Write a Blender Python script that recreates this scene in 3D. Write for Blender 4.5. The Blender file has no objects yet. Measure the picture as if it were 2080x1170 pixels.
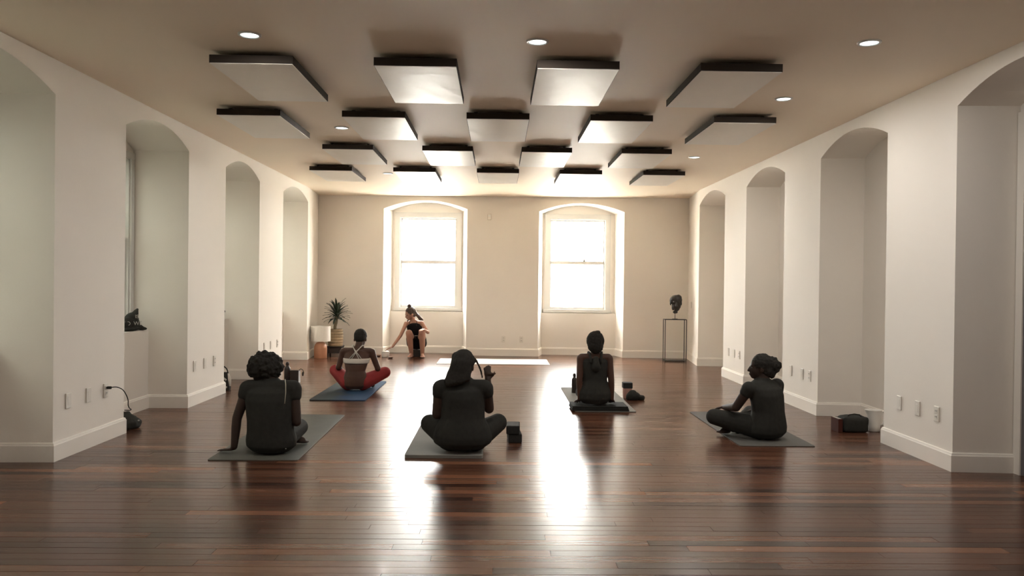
import bpy, bmesh, math, random
from mathutils import Vector, Matrix, Euler, noise

random.seed(7)
scene = bpy.context.scene
col = scene.collection
V = Vector

# ------------------------------------------------------------------ camera
cam_data = bpy.data.cameras.new('camera')
cam = bpy.data.objects.new('camera', cam_data)
col.objects.link(cam)
cam_data.sensor_width = 36.0
cam_data.lens = 36.0 * 1623.17 / 2080.0
cam_data.clip_end = 500
cr = V((0.99977207, -0.01783748, 0.0117318))
cu = V((-0.01161997, 0.00636029, 0.99991226))
cf = V((0.01791053, 0.99982067, -0.00615157))
mw = Matrix((cr, cu, -cf)).transposed().to_4x4()
mw.translation = V((0, 0, 1.35))
cam.matrix_world = mw
scene.camera = cam

# ------------------------------------------------------------------ world / exposure
EV = 4.0                      # exposure stops; light levels below are in display units divided by 2**EV
UNIT = 2.0 ** -EV
SKY = 43.0 * UNIT
LAMP_GLOW = 6.0 * UNIT
LAMP_POWER = 7.0 * UNIT
world = bpy.data.worlds.new('overcast_sky')
scene.world = world
world.use_nodes = True
bg = world.node_tree.nodes['Background']
bg.inputs[0].default_value = (1.0, 0.985, 0.965, 1)
bg.inputs[1].default_value = SKY
sun_d = bpy.data.lights.new('sun', 'SUN')
sun_d.energy = 105.0 * UNIT
sun_d.angle = math.radians(0.6)
sun_d.color = (1.0, 0.96, 0.90)
sun = bpy.data.objects.new('sun', sun_d)
col.objects.link(sun)
# sun added high behind the camera to brighten the ceiling by bounce: it reaches the street beyond the end windows, never the room itself
sun.rotation_euler = V((0.45, 0.70, -1.0)).to_track_quat('-Z', 'Y').to_euler()
vs = scene.view_settings
vs.view_transform = 'Standard'
vs.look = 'None'
vs.exposure = EV
vs.gamma = 1.0
vs.use_curve_mapping = False


def portal(loc, rot, sx, sy):
    d = bpy.data.lights.new('window_daylight', 'AREA')
    d.shape = 'RECTANGLE'
    d.size = sx
    d.size_y = sy
    d.cycles.is_portal = True
    o = bpy.data.objects.new('window_daylight', d)
    col.objects.link(o)
    o.location = loc
    o.rotation_euler = rot
    return o


# ------------------------------------------------------------------ materials
def new_mat(name):
    m = bpy.data.materials.new(name)
    m.use_nodes = True
    nt = m.node_tree
    return m, nt, nt.nodes['Principled BSDF']


def mat(name, c, rough=0.6, var=0.06, scale=20.0, bump=0.0, bscale=120.0, metal=0.0, spec=0.5, coat=0.0,
        coat_rough=0.1, sheen=0.0, emit=None, estr=0.0):
    m, nt, b = new_mat(name)
    N, L = nt.nodes, nt.links
    tc = N.new('ShaderNodeTexCoord')
    nz = N.new('ShaderNodeTexNoise')
    nz.inputs['Scale'].default_value = scale
    nz.inputs['Detail'].default_value = 4
    L.new(tc.outputs['Object'], nz.inputs['Vector'])
    mix = N.new('ShaderNodeMix')
    mix.data_type = 'RGBA'
    mix.inputs[6].default_value = (*[max(0, x * (1 - var)) for x in c], 1)
    mix.inputs[7].default_value = (*[min(1, x * (1 + var)) for x in c], 1)
    L.new(nz.outputs['Fac'], mix.inputs[0])
    L.new(mix.outputs[2], b.inputs['Base Color'])
    b.inputs['Roughness'].default_value = rough
    b.inputs['Metallic'].default_value = metal
    b.inputs['Specular IOR Level'].default_value = spec
    b.inputs['Coat Weight'].default_value = coat
    b.inputs['Coat Roughness'].default_value = coat_rough
    b.inputs['Sheen Weight'].default_value = sheen
    if emit:
        b.inputs['Emission Color'].default_value = (*emit, 1)
        b.inputs['Emission Strength'].default_value = estr
    if bump > 0:
        n2 = N.new('ShaderNodeTexNoise')
        n2.inputs['Scale'].default_value = bscale
        n2.inputs['Detail'].default_value = 3
        L.new(tc.outputs['Object'], n2.inputs['Vector'])
        bp = N.new('ShaderNodeBump')
        bp.inputs['Strength'].default_value = bump
        bp.inputs['Distance'].default_value = 0.01
        L.new(n2.outputs['Fac'], bp.inputs['Height'])
        L.new(bp.outputs['Normal'], b.inputs['Normal'])
    return m


M = {}
M['wall'] = mat('wall_plaster', (0.875, 0.822, 0.75), 0.75, 0.025, 1.5, 0.05, 60, spec=0.3)
M['ceil'] = mat('ceiling_paint', (0.87, 0.75, 0.60), 0.60, 0.03, 1.2, 0.04, 8, spec=0.30)
M['trim'] = mat('white_trim', (0.88, 0.83, 0.76), 0.7, 0.02, 4, spec=0.2)
M['winframe'] = mat('window_paint', (0.66, 0.64, 0.60), 0.6, 0.02, 5)
M['panel_face'] = mat('glossy_white_panel', (0.86, 0.81, 0.73), 0.40, 0.05, 3, 0.12, 6, spec=0.18)
M['panel_frame'] = mat('dark_bronze_frame', (0.035, 0.026, 0.02), 0.75, 0.1, 10, spec=0.15)
M['led'] = mat('led_disc', (0.9, 0.95, 0.95), 0.4, 0, 5, emit=(0.82, 0.97, 1.0), estr=LAMP_GLOW)
M['led_trim'] = mat('led_trim', (0.75, 0.74, 0.7), 0.4, 0.02, 5)
M['plate'] = mat('ivory_plate', (0.78, 0.73, 0.65), 0.35, 0.02, 10)
M['slot'] = mat('dark_slot', (0.06, 0.05, 0.04), 0.5)
M['black_cloth'] = mat('black_cloth', (0.036, 0.035, 0.031), 0.85, 0.2, 30, 0.2, 300, spec=0.15)
M['black_lycra'] = mat('black_lycra', (0.010, 0.009, 0.010), 0.7, 0.2, 30, 0.1, 300, spec=0.15)
M['black_foam'] = mat('black_foam', (0.034, 0.033, 0.030), 0.8, 0.2, 60, 0.2, 300, spec=0.2)
M['black_metal'] = mat('black_metal', (0.018, 0.016, 0.014), 0.45, 0.1, 20)
M['dark_wood'] = mat('dark_carved_wood', (0.018, 0.014, 0.011), 0.55, 0.3, 18, 0.4, 40)
M['hair_black'] = mat('hair_black', (0.034, 0.031, 0.027), 0.75, 0.3, 60, 0.4, 180, spec=0.12)
M['hair_brown'] = mat('hair_brown', (0.055, 0.032, 0.02), 0.5, 0.35, 60, 0.6, 180)
M['skin_dark'] = mat('skin_dark', (0.045, 0.027, 0.020), 0.6, 0.12, 12, spec=0.3)
M['skin_deep'] = mat('skin_deep', (0.085, 0.040, 0.026), 0.5, 0.12, 12, spec=0.35)
M['skin_light'] = mat('skin_light', (0.44, 0.235, 0.165), 0.5, 0.10, 12)
M['eye'] = mat('eye', (0.12, 0.11, 0.10), 0.6, spec=0.1)
M['lip_d'] = mat('lip_dark', (0.06, 0.025, 0.02), 0.5)
M['lip_l'] = mat('lip_rose', (0.32, 0.12, 0.10), 0.5)
M['red_cloth'] = mat('red_cloth', (0.28, 0.022, 0.022), 0.8, 0.2, 12, 0.2, 200)
M['white_cloth'] = mat('white_cloth', (0.58, 0.54, 0.48), 0.8, 0.08, 20, 0.2, 250)
M['pale_cord'] = mat('pale_cord', (0.45, 0.42, 0.34), 0.7)
M['mat_green'] = mat('mat_greygreen', (0.115, 0.115, 0.098), 0.62, 0.18, 6, 0.2, 220, spec=0.15)
M['mat_grey'] = mat('mat_grey', (0.22, 0.21, 0.19), 0.8, 0.1, 6, 0.15, 220, spec=0.1)
M['mat_dark'] = mat('mat_darkgrey', (0.13, 0.125, 0.112), 0.6, 0.12, 6, 0.15, 220, spec=0.15)
M['mat_white'] = mat('mat_white', (0.60, 0.575, 0.55), 0.8, 0.04, 6, 0.15, 220)
M['lamp_shade'] = mat('linen_shade', (0.82, 0.78, 0.71), 0.8, 0.05, 40, 0.15, 250)
M['lamp_wood'] = mat('lamp_wood', (0.50, 0.24, 0.135), 0.45, 0.15, 9, 0.05, 50)
M['basket'] = mat('woven_basket', (0.36, 0.27, 0.16), 0.8, 0.25, 30)
M['leaf'] = mat('leaf_green', (0.022, 0.038, 0.016), 0.45, 0.3, 10)
M['trunk'] = mat('palm_trunk', (0.22, 0.17, 0.10), 0.8, 0.25, 25, 0.4, 60)
M['soil'] = mat('soil', (0.03, 0.022, 0.015), 0.9)
M['white_plastic'] = mat('white_plastic', (0.74, 0.71, 0.66), 0.35, 0.02, 8)
M['bottle_dark'] = mat('bottle_dark', (0.022, 0.015, 0.012), 0.3, 0.1, 8)
M['pink'] = mat('pink_enamel', (0.55, 0.30, 0.25), 0.4, 0.06, 8)
M['redbrown'] = mat('redbrown_cover', (0.07, 0.022, 0.016), 0.8, 0.1, 10, spec=0.15)
M['print_white'] = mat('print_white', (0.42, 0.39, 0.35), 0.8)
M['door_dark'] = mat('door_slate', (0.16, 0.145, 0.15), 0.5, 0.05, 6)
M['facade'] = mat('pale_render', (0.42, 0.40, 0.37), 0.85, 0.05, 2)
M['facade_line'] = mat('grey_muntin', (0.035, 0.033, 0.031), 0.8, spec=0.05)
M['alley'] = mat('dimming_wall_render', (0.06, 0.064, 0.054), 0.9, 0.1, 1)  # dark tone of the added building and alley ground, keeps side windows dim
M['hedge'] = mat('hedge_green', (0.05, 0.07, 0.03), 0.8, 0.4, 5)
M['ground'] = mat('paving', (0.60, 0.58, 0.54), 0.9, 0.15, 2)
M['brown'] = mat('brown_pebble', (0.12, 0.06, 0.035), 0.6, 0.2, 30)


def blue_mat():
    m, nt, b = new_mat('mat_blue_fade')
    N, L = nt.nodes, nt.links
    tc = N.new('ShaderNodeTexCoord')
    sep = N.new('ShaderNodeSeparateXYZ')
    L.new(tc.outputs['Object'], sep.inputs[0])
    nz = N.new('ShaderNodeTexNoise')
    nz.inputs['Scale'].default_value = 3
    L.new(tc.outputs['Object'], nz.inputs['Vector'])
    add = N.new('ShaderNodeMath')
    add.operation = 'MULTIPLY_ADD'
    L.new(sep.outputs['X'], add.inputs[0])
    add.inputs[1].default_value = 1.4
    L.new(nz.outputs['Fac'], add.inputs[2])
    rp = N.new('ShaderNodeValToRGB')
    rp.color_ramp.elements[0].position = 0.25
    rp.color_ramp.elements[0].color = (0.050, 0.060, 0.062, 1)
    rp.color_ramp.elements[1].position = 0.65
    rp.color_ramp.elements[1].color = (0.028, 0.060, 0.120, 1)
    L.new(add.outputs[0], rp.inputs[0])
    L.new(rp.outputs[0], b.inputs['Base Color'])
    b.inputs['Roughness'].default_value = 0.8
    b.inputs['Specular IOR Level'].default_value = 0.12
    return m


M['mat_blue'] = blue_mat()


def wood_mat():
    m, nt, b = new_mat('hardwood')
    N, L = nt.nodes, nt.links
    at = N.new('ShaderNodeAttribute')
    at.attribute_name = 'tint'
    tc = N.new('ShaderNodeTexCoord')
    geo = N.new('ShaderNodeNewGeometry')
    mp = N.new('ShaderNodeMapping')
    mp.inputs['Scale'].default_value = (1.6, 28, 1)
    # grain: shift each board's grain by its own tint
    cmb = N.new('ShaderNodeCombineXYZ')
    mul = N.new('ShaderNodeMath')
    mul.operation = 'MULTIPLY'
    mul.inputs[1].default_value = 37
    L.new(at.outputs['Fac'], mul.inputs[0])
    L.new(mul.outputs[0], cmb.inputs[0])
    L.new(mul.outputs[0], cmb.inputs[2])
    va = N.new('ShaderNodeVectorMath')
    va.operation = 'ADD'
    L.new(geo.outputs['Position'], va.inputs[0])
    L.new(cmb.outputs[0], va.inputs[1])
    L.new(va.outputs[0], mp.inputs['Vector'])
    nz = N.new('ShaderNodeTexNoise')
    nz.inputs['Scale'].default_value = 2.2
    nz.inputs['Detail'].default_value = 5
    nz.inputs['Distortion'].default_value = 0.4
    L.new(mp.outputs[0], nz.inputs['Vector'])
    rp = N.new('ShaderNodeValToRGB')
    e = rp.color_ramp.elements
    e[0].position = 0.0
    e[0].color = (0.036, 0.014, 0.009, 1)
    e[1].position = 1.0
    e[1].color = (0.25, 0.112, 0.060, 1)
    e2 = rp.color_ramp.elements.new(0.45)
    e2.color = (0.105, 0.043, 0.024, 1)
    e3 = rp.color_ramp.elements.new(0.8)
    e3.color = (0.172, 0.073, 0.039, 1)
    ma = N.new('ShaderNodeMath')
    ma.operation = 'MULTIPLY_ADD'
    ma.inputs[1].default_value = 0.35
    L.new(nz.outputs['Fac'], ma.inputs[0])
    L.new(at.outputs['Fac'], ma.inputs[2])
    sb = N.new('ShaderNodeMath')
    sb.operation = 'SUBTRACT'
    sb.inputs[1].default_value = 0.17
    L.new(ma.outputs[0], sb.inputs[0])
    L.new(sb.outputs[0], rp.inputs[0])
    L.new(rp.outputs[0], b.inputs['Base Color'])
    # roughness varies a little from board to board
    mr = N.new('ShaderNodeMath')
    mr.operation = 'MULTIPLY_ADD'
    mr.inputs[1].default_value = 0.10
    mr.inputs[2].default_value = 0.20
    L.new(nz.outputs['Fac'], mr.inputs[0])
    L.new(mr.outputs[0], b.inputs['Roughness'])
    b.inputs['Specular IOR Level'].default_value = 0.40
    b.inputs['Coat Weight'].default_value = 0.06
    b.inputs['Coat Roughness'].default_value = 0.10
    bp = N.new('ShaderNodeBump')
    bp.inputs['Strength'].default_value = 0.12
    bp.inputs['Distance'].default_value = 0.004
    L.new(nz.outputs['Fac'], bp.inputs['Height'])
    L.new(bp.outputs['Normal'], b.inputs['Normal'])
    return m


M['wood'] = wood_mat()


def glass_mat():
    m = bpy.data.materials.new('window_glass')
    m.use_nodes = True
    nt = m.node_tree
    N, L = nt.nodes, nt.links
    N.clear()
    out = N.new('ShaderNodeOutputMaterial')
    tr = N.new('ShaderNodeBsdfTransparent')
    tr.inputs[0].default_value = (0.96, 0.97, 0.96, 1)
    gl = N.new('ShaderNodeBsdfGlossy')
    gl.inputs['Roughness'].default_value = 0.03
    # thin pane: Schlick reflectance that is the same from both sides
    lw = N.new('ShaderNodeLayerWeight')
    lw.inputs['Blend'].default_value = 0.5
    pw = N.new('ShaderNodeMath')
    pw.operation = 'POWER'
    pw.inputs[1].default_value = 5.0
    L.new(lw.outputs['Facing'], pw.inputs[0])
    fr = N.new('ShaderNodeMath')
    fr.operation = 'MULTIPLY_ADD'
    fr.inputs[1].default_value = 0.9
    fr.inputs[2].default_value = 0.035
    L.new(pw.outputs[0], fr.inputs[0])
    mx = N.new('ShaderNodeMixShader')
    L.new(fr.outputs[0], mx.inputs[0])
    L.new(tr.outputs[0], mx.inputs[1])
    L.new(gl.outputs[0], mx.inputs[2])
    L.new(mx.outputs[0], out.inputs[0])
    return m


M['glass'] = glass_mat()


# ------------------------------------------------------------------ mesh helpers
def link(name, me, m=None, parent=None, smooth=False):
    o = bpy.data.objects.new(name, me)
    col.objects.link(o)
    if m is not None:
        me.materials.append(M[m] if isinstance(m, str) else m)
    if parent is not None:
        o.parent = parent
    if smooth:
        me.polygons.foreach_set('use_smooth', [True] * len(me.polygons))
    return o


def obj(name, bm, m=None, parent=None, smooth=False):
    me = bpy.data.meshes.new(name)
    bmesh.ops.recalc_face_normals(bm, faces=bm.faces[:])
    bm.to_mesh(me)
    bm.free()
    return link(name, me, m, parent, smooth)


def thing(name, label, cat, loc=(0, 0, 0), rotz=0.0, group=None):
    o = bpy.data.objects.new(name, None)
    o.empty_display_size = 0.1
    col.objects.link(o)
    o.location = loc
    o.rotation_euler = (0, 0, rotz)
    return tag(o, label, cat, group)


def tag(o, label, cat, group=None):
    o['label'] = label
    o['category'] = cat
    if group:
        o['group'] = group
    return o


def struct(o):
    o['kind'] = 'structure'
    return o


def box(bm, x0, x1, y0, y1, z0, z1, bev=0.0, seg=1):
    vs_ = [bm.verts.new((x, y, z)) for x in (x0, x1) for y in (y0, y1) for z in (z0, z1)]
    idx = ((0, 1, 3, 2), (4, 6, 7, 5), (0, 4, 5, 1), (2, 3, 7, 6), (0, 2, 6, 4), (1, 5, 7, 3))
    fs = [bm.faces.new([vs_[i] for i in f]) for f in idx]
    if bev > 0:
        es = list({e for f in fs for e in f.edges})
        bmesh.ops.bevel(bm, geom=es, offset=bev, segments=seg, affect='EDGES', profile=0.5)
    return bm


def newbox(x0, x1, y0, y1, z0, z1, bev=0.0, seg=1):
    return box(bmesh.new(), x0, x1, y0, y1, z0, z1, bev, seg)


def frame_from(d):
    d = d.normalized()
    a = V((0, 0, 1)) if abs(d.z) < 0.9 else V((1, 0, 0))
    u = d.cross(a).normalized()
    return u, d.cross(u).normalized(), d


def rings_mesh(bm, rings, cap=True, close=False):
    vv = [[bm.verts.new(p) for p in r] for r in rings]
    n = len(vv[0])
    rng = range(len(vv) if close else len(vv) - 1)
    for i in rng:
        a, b = vv[i], vv[(i + 1) % len(vv)]
        for k in range(n):
            bm.faces.new((a[k], a[(k + 1) % n], b[(k + 1) % n], b[k]))
    if cap and not close:
        bm.faces.new(vv[0][::-1])
        bm.faces.new(vv[-1])
    return bm


def tube(bm, pts, r, n=8):
    pts = [V(p) for p in pts]
    rings = []
    u0 = None
    for i, p in enumerate(pts):
        d = (pts[min(i + 1, len(pts) - 1)] - pts[max(i - 1, 0)]).normalized()
        if u0 is None:
            u, v, _ = frame_from(d)
        else:
            u = (u0 - d * u0.dot(d)).normalized()
            v = d.cross(u)
        u0 = u
        rr = r[i] if isinstance(r, (list, tuple)) else r
        rings.append([p + u * math.cos(2 * math.pi * k / n) * rr + v * math.sin(2 * math.pi * k / n) * rr for k in range(n)])
    return rings_mesh(bm, rings)


def lathe(bm, prof, n=24, c=(0, 0, 0)):
    rings = [[V((c[0] + r * math.cos(2 * math.pi * k / n), c[1] + r * math.sin(2 * math.pi * k / n), c[2] + z)) for k in range(n)]
             for r, z in prof]
    return rings_mesh(bm, rings)


def capsule(bm, p0, p1, r0, r1, n=14, h=5):
    p0, p1 = V(p0), V(p1)
    d = p1 - p0
    if d.length < 1e-5:
        d = V((0, 0, 1e-4))
    u, v, w = frame_from(d)
    rings = []
    for i in range(h + 1):
        a = -math.pi / 2 + (i + 0.15) / (h + 0.15) * math.pi / 2
        rings.append((p0 + w * math.sin(a) * r0, r0 * math.cos(a)))
    for i in range(h + 1):
        a = i / (h + 0.15) * math.pi / 2
        rings.append((p1 + w * math.sin(a) * r1, r1 * math.cos(a)))
    return rings_mesh(bm, [[c + (u * math.cos(2 * math.pi * k / n) + v * math.sin(2 * math.pi * k / n)) * r for k in range(n)] for c, r in rings])


def ellipsoid(bm, c, rad, R=None, n=20, h=12):
    c = V(c)
    R = R or Matrix.Identity(3)
    rings = []
    for i in range(h + 1):
        a = -math.pi / 2 + (i + 0.12) / (h + 0.24) * math.pi
        rings.append([c + R @ V((rad[0] * math.cos(a) * math.cos(2 * math.pi * k / n), rad[1] * math.cos(a) * math.sin(2 * math.pi * k / n), rad[2] * math.sin(a))) for k in range(n)])
    return rings_mesh(bm, rings)


def remeshed(bm, voxel, smooth_it=4, disp=None):
    """one continuous surface from overlapping closed shapes"""
    bmesh.ops.recalc_face_normals(bm, faces=bm.faces[:])
    me = bpy.data.meshes.new('tmp')
    bm.to_mesh(me)
    bm.free()
    o = bpy.data.objects.new('tmp', me)
    col.objects.link(o)
    md = o.modifiers.new('r', 'REMESH')
    md.mode = 'VOXEL'
    md.voxel_size = voxel
    if smooth_it:
        ms = o.modifiers.new('s', 'SMOOTH')
        ms.factor = 0.5
        ms.iterations = smooth_it
    dg = bpy.context.evaluated_depsgraph_get()
    out = bpy.data.meshes.new_from_object(o.evaluated_get(dg))
    bpy.data.objects.remove(o)
    bpy.data.meshes.remove(me)
    if disp:
        amp, sc = disp
        nrm = [v.normal.copy() for v in out.vertices]
        for v, nn in zip(out.vertices, nrm):
            v.co += nn * amp * noise.noise(v.co * sc)
    return out


# ------------------------------------------------------------------ room shell
H = 2.945
XL, XR = -3.248, 3.363
YB = -3.0


def YF(x):
    return 14.80 - 0.05 * x


def niche_wall(name, F, s0, s1, niches):
    bm = bmesh.new()

    def q(*pts):
        bm.faces.new([bm.verts.new(F(*p)) for p in pts])

    s = s0
    SEG = 16
    for n in niches:
        a, b = n['a'], n['b']
        sp, rise = n.get('spring', 2.69), n.get('rise', 0.155)
        d1, d2, sill, spl = n['d1'], n['d2'], n.get('sill', 0.0), n.get('splay', 0.0)
        if a > s:
            q((s, 0, 0), (a, 0, 0), (a, 0, H), (s, 0, H))
        ia1, ib1 = a + spl * d1 / d2, b - spl * d1 / d2
        ia, ib = a + spl, b - spl

        def arch(sa, sb, d, dz=0.0):
            return [(sa + (sb - sa) * i / SEG, d, sp + dz + rise * (1 - (2 * i / SEG - 1) ** 2)) for i in range(SEG + 1)]
        fr, bk = arch(a, b, 0), arch(ia, ib, d2)
        for i in range(SEG):
            q(fr[i], fr[i + 1], (fr[i + 1][0], 0, H), (fr[i][0], 0, H))
            q(fr[i], fr[i + 1], bk[i + 1], bk[i])
            q(bk[i], bk[i + 1], (bk[i + 1][0], d2, sp), (bk[i][0], d2, sp))
        if sill > 0:
            q((a, 0, 0), (ia1, d1, 0), (ia1, d1, sill), (a, 0, sill))
            q((b, 0, 0), (ib1, d1, 0), (ib1, d1, sill), (b, 0, sill))
            q((ia1, d1, 0), (ib1, d1, 0), (ib1, d1, sill), (ia1, d1, sill))
            q((ia1, d1, sill), (ib1, d1, sill), (ib, d2, sill), (ia, d2, sill))
        q((a, 0, sill), (ia, d2, sill), (ia, d2, sp), (a, 0, sp))
        q((b, 0, sill), (ib, d2, sill), (ib, d2, sp), (b, 0, sp))
        w = n.get('win')
        if w:
            wa, wb, z0, z1 = w
            q((ia, d2, sill), (wa, d2, sill), (wa, d2, sp), (ia, d2, sp))
            q((wb, d2, sill), (ib, d2, sill), (ib, d2, sp), (wb, d2, sp))
            q((wa, d2, z1), (wb, d2, z1), (wb, d2, sp), (wa, d2, sp))
            if z0 > sill + 1e-4:
                q((wa, d2, sill), (wb, d2, sill), (wb, d2, z0), (wa, d2, z0))
            # reveal of the opening through the outer wall
            t = d2 + 0.22
            q((wa, d2, z0), (wa, t, z0), (wa, t, z1), (wa, d2, z1))
            q((wb, d2, z0), (wb, t, z0), (wb, t, z1), (wb, d2, z1))
            q((wa, d2, z0), (wb, d2, z0), (wb, t, z0), (wa, t, z0))
            q((wa, d2, z1), (wb, d2, z1), (wb, t, z1), (wa, t, z1))
        else:
            q((ia, d2, sill), (ib, d2, sill), (ib, d2, sp), (ia, d2, sp))
        s = b
    q((s, 0, 0), (s1, 0, 0), (s1, 0, H), (s, 0, H))
    bmesh.ops.remove_doubles(bm, verts=bm.verts[:], dist=0.0005)
    return struct(obj(name, bm, 'wall'))


def skirting(name, F, path, h=0.14, t=0.018):
    """moulded skirting board along a polyline of (s, d); it stands t proud of the wall, towards -d"""
    bm = bmesh.new()
    P = [V((p[0], p[1])) for p in path]
    prof = [(0.0, 0.0), (t, 0.0), (t, h - 0.022), (t * 0.75, h - 0.016), (t * 0.55, h - 0.004), (0.0, h)]
    rings = []
    for i, p in enumerate(P):
        dirs = []
        if i > 0:
            dirs.append((p - P[i - 1]).normalized())
        if i < len(P) - 1:
            dirs.append((P[i + 1] - p).normalized())
        ns = [V((d.y, -d.x)) for d in dirs]      # right-hand side of travel = room side
        if len(ns) == 2:
            m = (ns[0] + ns[1])
            m = m / max(0.3, (1 + ns[0].dot(ns[1])))
        else:
            m = ns[0]
        rings.append([F(p.x + m.x * o, p.y + m.y * o, z) for o, z in prof])
    rings_mesh(bm, rings)
    return struct(obj(name, bm, 'trim'))


def FL(s, d, z):     # left wall: s = y, d outward = -x
    x = XL
    if s > 13.75:
        x = XL - 0.11 * (s - 13.75) / 1.2
    return V((x - d, s, z))


def FR(s, d, z):
    x = XR
    if s > 13.40:
        x = XR + 0.137 * (s - 13.40) / 1.22
    return V((x + d, s, z))


def FB(s, d, z):
    return V((s, YF(s) + d, z))


LN = []
for a, b in ((4.30, 5.91), (7.02, 8.44), (9.57, 10.93), (12.12, 13.70)):
    LN.append(dict(a=a, b=b, d1=0.40, d2=0.57, sill=0.82, splay=0.02, win=(a + 0.085, b - 0.085, 0.90, 2.60)))
RN = []
for a, b in ((4.35, 5.82), (6.87, 8.305), (9.35, 10.80), (11.82, 13.32)):
    RN.append(dict(a=a, b=b, d1=0.45, d2=0.45, sill=0.0, splay=0.03))
BN = [dict(a=-2.132, b=-0.578, d1=0.40, d2=0.50, sill=0.79, splay=0.10, spring=2.71, win=(-1.90, -0.775, 0.86, 2.61)),
      dict(a=0.752, b=2.318, d1=0.40, d2=0.50, sill=0.79, splay=0.10, spring=2.68, win=(0.965, 2.065, 0.86, 2.60))]
YCL, YCR = 14.968, 14.625
niche_wall('wall_left', FL, YB, YCL, LN)
niche_wall('wall_right', FR, YB, YCR, RN)
niche_wall('wall_back', FB, -3.362, 3.502, BN)
struct(obj('wall_front', newbox(XL - 0.1, XR + 0.1, YB - 0.12, YB, 0, H), 'wall'))
struct(obj('ceiling', newbox(XL - 1.0, XR + 1.0, YB - 0.2, 15.8, H, H + 0.15), 'ceil'))


def niche_path(n, rev=False, skip_back=False):
    k = n['splay'] * n['d1'] / n['d2']
    return [(n['a'], 0), (n['a'] + k, n['d1']), (n['b'] - k, n['d1']), (n['b'], 0)]


def mirrored(F):
    return lambda s, d, z: F(-s, d, z)


# left wall travels +y with the room on the right-hand side in (s, d) sense
pl = [(YB, 0)]
for n in LN:
    pl += niche_path(n)
pl.append((YCL, 0))
skirting('baseboard_left', FL, pl)
pr = [(YB, 0)]
for i, n in enumerate(RN):
    if i == 0:
        skirting('baseboard_right_near', FR, [(YB, 0), (n['a'], 0), (n['a'] + 0.03, n['d1'])])
        pr = [(n['b'] - 0.03, n['d1']), (n['b'], 0)]
    else:
        pr += niche_path(n)
pr.append((YCR, 0))
skirting('baseboard_right', FR, pr)
pb = [(-3.362, 0)]
for n in BN:
    pb += niche_path(n)
pb.append((3.502, 0))
skirting('baseboard_back', FB, pb)

# ------------------------------------------------------------------ floor: slab and single boards
floor = struct(obj('floor', newbox(XL - 0.75, XR + 0.75, YB - 0.1, 15.6, -0.12, -0.019), 'slot'))
PW, PT = 0.083, 0.018
boards = []
rng = random.Random(11)
y = -1.2
while y < 15.5:
    x = XL - 0.72 - rng.uniform(0, 1.2)
    while x < XR + 0.7:
        ln = rng.uniform(0.7, 2.1)
        x0, x1 = max(x, XL - 0.72), min(x + ln, XR + 0.72)
        if x1 - x0 > 0.1:
            t = min(1, max(0, rng.gauss(0.45, 0.25)))
            boards.append((x0, x1, y, t, rng.uniform(-0.0005, 0.0005), rng.uniform(-0.0016, 0.0016)))
        x += ln
    y += PW


def board_geo(x0, x1, y, dz, tilt):
    g, bv = 0.0006, 0.0012
    ya, yb = y + g, y + PW - g
    xa, xb = x0 + g, x1 - g
    lo = [(xa, ya), (xb, ya), (xb, yb), (xa, yb)]
    be = bv * 0.15
    hi = [(xa + be, ya + bv), (xb - be, ya + bv), (xb - be, yb - bv), (xa + be, yb - bv)]
    ym = (ya + yb) / 2
    vs_ = [(px, py, -PT) for px, py in lo] + [(px, py, dz + tilt * (py - ym) - bv) for px, py in lo] + [(px, py, dz + tilt * (py - ym)) for px, py in hi]
    fs = [(8, 9, 10, 11)]
    for k in range(4):
        j = (k + 1) % 4
        fs += [(k, j, j + 4, k + 4), (k + 4, j + 4, j + 8, k + 8)]
    return vs_, fs


def board_mesh(bl, name):
    V_, F_, T_ = [], [], []
    for (x0, x1, yy, t, dz, ti) in bl:
        vs_, fs = board_geo(x0, x1, yy, dz, ti)
        o = len(V_)
        V_ += vs_
        F_ += [tuple(i + o for i in f) for f in fs]
        T_ += [t] * len(fs)
    me = bpy.data.meshes.new(name)
    me.from_pydata(V_, [], F_)
    a = me.attributes.new('tint', 'FLOAT', 'FACE')
    a.data.foreach_set('value', T_)
    return me


near = [b for b in boards if 3.45 < b[2] and b[1] > -0.66 * b[2] - 0.3 and b[0] < 0.68 * b[2] + 0.3]
near = sorted(near, key=lambda b: b[2])[:290]
ns = set(near)
for b in near:
    link('plank', board_mesh([b], 'plank'), 'wood', floor)
rest = link('planks', board_mesh([b for b in boards if b not in ns], 'planks'), 'wood', floor)
rest['kind'] = 'stuff'


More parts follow.
